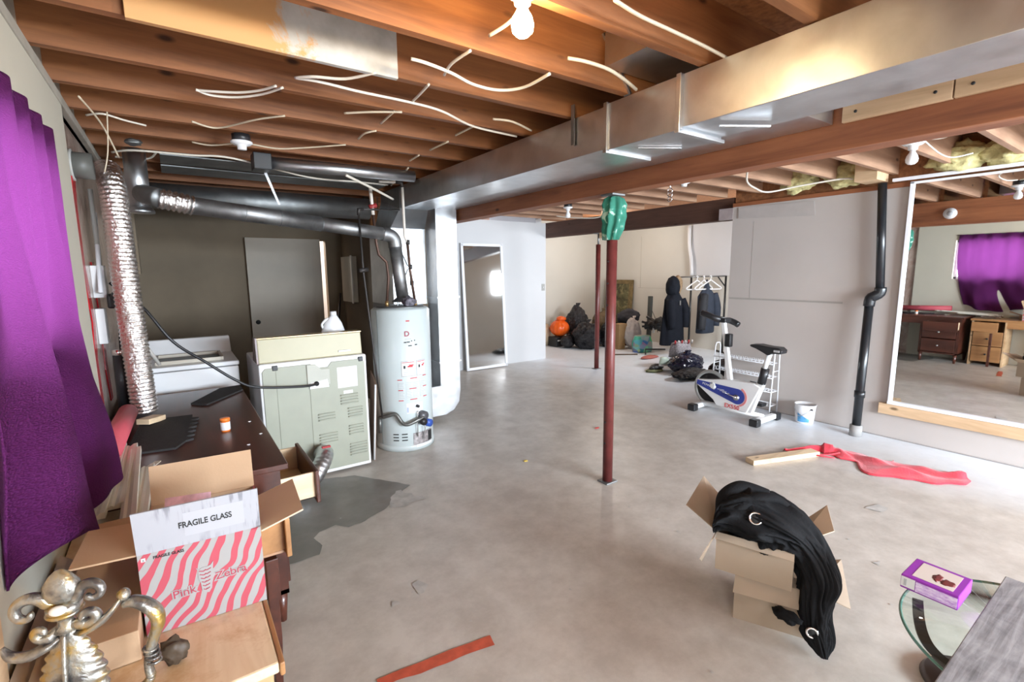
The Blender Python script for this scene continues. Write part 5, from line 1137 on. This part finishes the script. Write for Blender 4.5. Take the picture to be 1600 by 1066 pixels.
# ================================================================== FAR STORAGE AREA
m, nt, b = new_mat('black_bin_bag'); v = coords(nt); b.inputs['Base Color'].default_value = (.010, .010, .014, 1); b.inputs['Roughness'].default_value = .16
bump(nt, b, noise_t(nt, v, 9, 5, .7, .8), .8, .06); BAG = m
def bag(label, c, r, seed, m_=BAG, cat='bag', name='bin_bag', amp=.22, fr=3.2):
    t = thing(name, label, cat, (c[0], c[1], 0))
    build('bag_body', G().blob((0, 0, c[2]), r, amp, fr, seed, 5, .002, True), m_, t)
    build('gathered_top', G().loft([(0, 0, c[2]+r[2]*.75, r[0]*.30, r[1]*.30), (.01, 0, c[2]+r[2]*.98, r[0]*.10, r[1]*.10), (.03, 0, c[2]+r[2]*1.12, r[0]*.16, r[1]*.14), (.05, .01, c[2]+r[2]*1.2, r[0]*.2, r[1]*.16)], 18, 5, .2), m_, t)
    return t
bag('glossy black garbage bag on the floor left of the farther red post', (6.66, 6.98, .24), (.30, .27, .28), 1)
bag('black garbage bag piled behind the front bag, left of the farther post', (6.93, 7.58, .38), (.25, .24, .40), 2)
bag('dark bag stuffed between the two red posts', (7.18, 6.86, .22), (.20, .24, .30), 4)
bag('small dark bag low beside the orange pumpkin pail', (6.38, 7.24, .12), (.13, .13, .13), 6)
bag('khaki brown bag bulging behind the near red post', (7.48, 7.36, .33), (.26, .24, .34), 7, plain('khaki_cloth', (.16, .12, .07), .8, 0, .2, 8))
t = thing('black_crate', 'low black box with a white tag on the floor under the orange pumpkin pail', 'crate', (6.42, 7.56, 0))
build('case', G().box(-.17, .17, -.13, .13, 0, .20), BLACKP, t, .012); build('white_tag', G().box(-.14, -.04, -.135, -.13, .12, .145), WHITEINK, t)
t = thing('pumpkin_pail', 'bright orange ribbed pumpkin-like pail on top of the black box', 'pail', (6.44, 7.56, .20))
OP = plain('glossy_orange', (.80, .115, .01), .25, 0, .05)
def pump(u, v):
    a = 2*pi*u; ph = pi*(.06+.80*v); q = 1+.07*abs(sin(a*6)); return (.19*sin(ph)*cos(a)*q, .19*sin(ph)*sin(a)*q, .17-.17*cos(ph))
M_ = Matrix.Rotation(radians(25), 4, 'X')
build('ribbed_body', G().grid(pump, 72, 24), OP, t); build('rim', G().ring((0, 0, .325), (0, 0, 1), .085, .012, 32, 8), OP, t); build('upper_lobe', G().blob((.02, -.02, .36), (.10, .10, .055), .15, 3, 2, 4), OP, t)
tag(build('beige_drum', G().lathe([(0, 0), (.17, 0), (.20, .10), (.20, .34), (.15, .44), (0, .45)], (6.22, 7.90, 0), 32), plain('tan_hide', (.50, .38, .26), .7)), 'tan rounded hamper mostly hidden left of the orange pail', 'hamper')
t = thing('framed_picture', 'dark painting in an ornate gilt frame leaning on the far wall behind the posts', 'picture', (8.25, 7.7, .0))
def fp(y, z, d=0): return (8.25+.10*z/1.3-d, y, z+.02)
m, nt, b = new_mat('dim_painting'); v = coords(nt)
nt.links.new(ramp(nt, noise_t(nt, v, 5, 4, .6, 1.2), [(.35, (.05, .045, .02)), (.52, (.13, .12, .05)), (.62, (.30, .26, .12)), (.7, (.22, .05, .03))]), b.inputs['Base Color']); b.inputs['Roughness'].default_value = .4
pb('canvas', G().quad(fp(7.38, .08), fp(8.02, .08), fp(8.02, 1.22), fp(7.38, 1.22), .004), m, t)
g = G()
for a in ((7.30, 7.40, 0, 1.30), (8.0, 8.10, 0, 1.30), (7.30, 8.10, 0, .09), (7.30, 8.10, 1.21, 1.30)): g.quad(fp(a[0], a[2], .02), fp(a[1], a[2], .02), fp(a[1], a[3], .02), fp(a[0], a[3], .02), .035)
pb('gilt_frame', g, plain('dull_gilt', (.22, .16, .07), .45, .3, .3, 20), t, .006)
t = thing('dark_backpack', 'slate-blue backpack piled above the bags right of the near post', 'backpack', (7.62, 6.78, 0))
build('pack', G().blob((0, 0, .57), (.24, .20, .18), .25, 3, 11, 4), plain('slate_cloth', (.05, .055, .07), .8), t)
build('support_pile', G().blob((0, .05, .22), (.22, .20, .30), .2, 3, 12, 4, .002), plain('rust_brown_cloth', (.16, .06, .035), .8, 0, .4, 8), t)
bag('white plastic bag slumped right of the near red post', (7.36, 6.42, .28), (.18, .15, .30), 13, plain('white_poly', (.58, .56, .56), .4, 0, .1, 5), amp=.18)
m, nt, b = new_mat('teal_print'); v = coords(nt)
vo = N(nt, 'ShaderNodeTexVoronoi'); vo.inputs['Scale'].default_value = 9; nt.links.new(v, vo.inputs['Vector'])
nt.links.new(mix(nt, .55, vo.outputs['Color'], (.05, .40, .38)), b.inputs['Base Color']); b.inputs['Roughness'].default_value = .5
t = thing('printed_tote_bag', 'teal and red patterned tote bag on the floor below the folded chair', 'bag', (7.22, 6.06, 0))
build('tote_body', G().loft([(0, 0, 0, .20, .15), (0, 0, .04, .22, .17), (0, 0, .18, .22, .16), (0, 0, .30, .19, .12)], 28, 4, .06), m, t)
t = thing('folded_camp_chair', 'jumbled black folded camp chair lying on the tote bag', 'chair', (7.62, 6.02, .34))
for i, (a, c, r) in enumerate([((-.35, .1, .22), (.3, -.12, .02), .022), ((-.28, .15, .12), (.35, -.1, .14), .02), ((-.1, .2, .30), (.25, -.15, .0), .028), ((-.3, 0, .16), (.2, .1, .26), .03), ((0, 0, .05), (.42, -.1, -.08), .024)]): build('frame_tube', G().tube([a, c], r, 10), BLACKP, t)
build('folded_fabric', G().blob((-.02, .05, .15), (.26, .10, .10), .45, 5, 14, 4), BLACKP, t)
build('silver_fitting', G().box(-.17, -.14, -.03, 0, .0, .12), GALV, t)
t = thing('upright_black_pole', 'black square pole leaning upright against the far wall left of the parka', 'pole', (7.75, 6.35, 0))
build('pole', G().box(-.035, .035, -.035, .035, 0, 1.02, Matrix.Rotation(.02, 4, 'X')), plain('charcoal_post', (.06, .065, .06), .6), t, .004); build('strap', G().tube([(.03, -.03, .75), (.08, -.10, .55), (.10, -.14, .3)], .006, 6, 4), INK, t)
tag(build('orange_brown_carton', G().box(7.0, 7.22, 6.45, 6.60, .25, .50, None).box(7.02, 7.20, 6.47, 6.58, 0, .25), plain('tan_carton', (.42, .27, .13), .7)), 'small tan carton just right of the near red post among the bags', 'box')
# clothes rack
t = thing('clothes_rack', 'black metal clothes rack against the far wall holding two coats', 'clothes rack', (7.9, 5.16, 0))
RM = plain('rack_black_metal', (.03, .03, .03), .35, .4)
pb('upright', G().tube([(7.58, 5.30, .03), (7.60, 5.315, 1.42)], .018, 10), RM, t); pb('upright', G().tube([(8.20, 5.02, .03), (8.20, 5.02, 1.42)], .018, 10), RM, t)
pb('hanging_rail', G().tube([(7.36, 5.42, 1.405), (8.20, 5.02, 1.415)], .012, 10), plain('rack_grey_rail', (.25, .25, .25), .3, .8), t)
pb('side_bar', G().tube([(7.38, 5.40, .85), (7.59, 5.305, .86)], .012, 10), RM, t)
pb('foot', G().tube([(7.45, 5.05, .02), (7.72, 5.55, .02)], .018, 8), RM, t); pb('foot', G().tube([(8.08, 4.80, .02), (8.30, 5.22, .02)], .018, 8), RM, t); pb('corner_brace', G().tube([(8.20, 5.02, 1.22), (8.06, 5.085, 1.40)], .012, 8), RM, t)
# parka with fur hood
t = thing('hooded_parka', 'long black parka with tan fur hood trim hanging at the left end of the rack', 'coat', (7.23, 5.40, .22))
NB = plain('dark_navy_cloth', (.010, .012, .018), .8, 0, .2, 10, spec=.15)
build('coat_body', G().loft([(0, 0, 0, .29, .13), (0, 0, .02, .30, .14), (0, 0, .35, .26, .13), (.0, 0, .62, .22, .12), (.0, 0, .80, .20, .12), (0, 0, .88, .13, .10), (.02, 0, .92, .08, .08)], 40, 6, .08, 2), NB, t)
build('hood', G().blob((-.03, 0, 1.02), (.13, .12, .20), .12, 2, 3, 4), NB, t)
build('fur_trim', G().tube([(.06, -.02, .86), (.11, -.03, 1.0), (.11, -.03, 1.12), (.05, -.02, 1.20)], [.035, .05, .05, .035], 14, 5), plain('tan_fur', (.28, .19, .11), .95, 0, .4, 60, .8, 90), t)
for s, y in ((-1, -.10), (1, -.12)): build('sleeve', G().tube([(.15*s, y*.5, .80), (.19*s, y, .58), (.17*s, y*1.1, .30)], [.07, .075, .06], 14, 4), NB, t)
build('zip_tab', G().box(.0, .03, -.135, -.125, .70, .78), GALV, t)
t = thing('grey_blue_jacket', 'grey-blue jacket hanging in the middle of the rack below the white hangers', 'coat', (7.84, 5.16, .40))
JB = plain('slate_blue_cloth', (.045, .055, .078), .8, 0, .15, 8, spec=.15)
build('jacket_body', G().loft([(0, 0, 0, .22, .10), (0, 0, .02, .23, .11), (0, 0, .40, .20, .11), (0, 0, .66, .20, .10), (0, 0, .74, .12, .09), (0, 0, .80, .06, .06), (0, 0, .96, .012, .012)], 36, 5, .08, 5), JB, t)
build('sleeve', G().tube([(-.14, -.06, .70), (-.22, -.09, .45), (-.26, -.10, .08)], [.07, .08, .07], 14, 4), plain('near_black_cloth', (.02, .022, .028), .75), t)
build('sleeve', G().tube([(.15, -.05, .70), (.21, -.08, .45), (.19, -.08, .12)], [.07, .075, .07], 14, 4), JB, t)
# white plastic hangers
def hanger_mesh():
    return G().tube([(0, 0, 0), (0, 0, .03), (.015, 0, .055), (0, 0, .075), (-.02, 0, .06)], .008, 8, 4).tube([(0, 0, 0), (-.20, 0, -.13), (-.215, 0, -.15), (-.19, 0, -.165), (.19, 0, -.165), (.215, 0, -.15), (.20, 0, -.13), (0, 0, 0)], .013, 8)
h0 = None
for i, (f, lb, a) in enumerate([(.38, 'leftmost of the three white hangers on the clothes rack', -.35), (.50, 'middle of the three white hangers on the clothes rack', -.15), (.62, 'rightmost of the three white hangers on the clothes rack', -.45)]):
    p = Vector((7.36, 5.42, 1.405)).lerp(Vector((8.20, 5.02, 1.415)), f)
    if h0 is None: h0 = build('clothes_hanger', hanger_mesh(), WHITEP, None, recentre=False); o = h0
    else: o = h0.copy(); COL.objects.link(o)
    o.location = (p.x-.02, p.y-.03-.02*i, p.z-.06); o.rotation_euler = (0, 0, a); tag(o, lb, 'hanger', 'white hangers on the rack')
# pile in front of the bike
bag('glossy navy-black bag in the pile left of the exercise bike', (6.20, 4.36, .15), (.30, .22, .16), 21, plain('navy_bag', (.012, .014, .035), .2, 0, .2, 8, .6, 8))
bag('flat black bag at the front edge of the pile left of the bike', (5.93, 4.10, .07), (.34, .17, .07), 23)
bag('black bag at the right end of the pile behind the bike wheel', (6.45, 3.85, .12), (.26, .22, .14), 25)
t = thing('knitted_bag', 'grey knitted bag with red-white fringe on top of the pile', 'bag', (6.40, 4.62, .2))
build('bag_body', G().loft([(0, 0, .0, .22, .13), (0, 0, .10, .22, .13), (0, 0, .18, .19, .10), (0, 0, .22, .17, .08)], 32, 6, .10, 3), plain('grey_weave', (.26, .24, .26), .8, 0, .5, 60), t)
for i in range(6): build('fringe_tassel', G().tube([(-.16+.055*i, -.02-.02*i, .21), (-.18+.055*i, -.04-.02*i, .26)], .012, 8), WHITEINK if i % 2 else REDINK, t)
t = thing('sneaker', 'white and green shoe lying at the left edge of the bag pile', 'shoe', (6.12, 4.68, .10))
build('upper', G().loft([(0, 0, 0, .13, .05), (0, 0, .04, .13, .05), (-.02, 0, .08, .09, .045), (-.05, 0, .11, .05, .04)], 24), plain('mint_white', (.55, .66, .58), .5), t); build('sole', G().loft([(0, 0, -.02, .14, .055), (0, 0, .0, .14, .055)], 24), WHITEP, t)
tag(build('dark_shoe', G().blob((6.0, 4.75, .05), (.14, .07, .05), .2, 3, 31, 4, .002), BLACKP), 'dark shoe on the floor under the white and green shoe', 'shoe')
tag(build('green_cloth_scrap', G().blob((5.92, 4.72, .015), (.16, .10, .018), .4, 4, 33, 3, .001), plain('olive_cloth', (.20, .22, .12), .9)), 'olive cloth scrap on the floor at the left of the pile', 'cloth')
tag(build('red_flat_scrap', G().blob((6.75, 5.50, .02), (.20, .09, .025), .3, 4, 35, 3, .001), plain('faded_red_cloth', (.45, .14, .11), .8)), 'faded red cloth scrap on the floor in front of the teal tote bag', 'cloth')
tag(build('brown_stick', G().tube([(6.45, 6.12, .012), (6.85, 5.85, .012)], .012, 8), plain('brown_stick_wood', (.12, .08, .05))), 'dark brown stick lying on the far floor between the posts', 'stick')
tag(build('dark_bracket', G().tube([(6.95, 5.75, .01), (6.98, 5.78, .10), (7.25, 5.55, .10)], .014, 8), BLACKP), 'black bent bracket on the floor below the folded camp chair', 'bracket')
tag(build('red_bit', G().blob((3.30, 3.30, .006), (.03, .012, .006), .4, 4, 37, 2), plain('red_scrap', (.5, .06, .05))), 'tiny red scrap on the floor to the left of the near post base', 'scrap')
tag(build('yellow_bit', G().blob((2.24, 3.05, .004), (.02, .015, .004), .5, 4, 39, 2), plain('yellow_scrap', (.75, .55, .1))), 'tiny yellow fleck on the floor between the water heater and the near post', 'scrap')
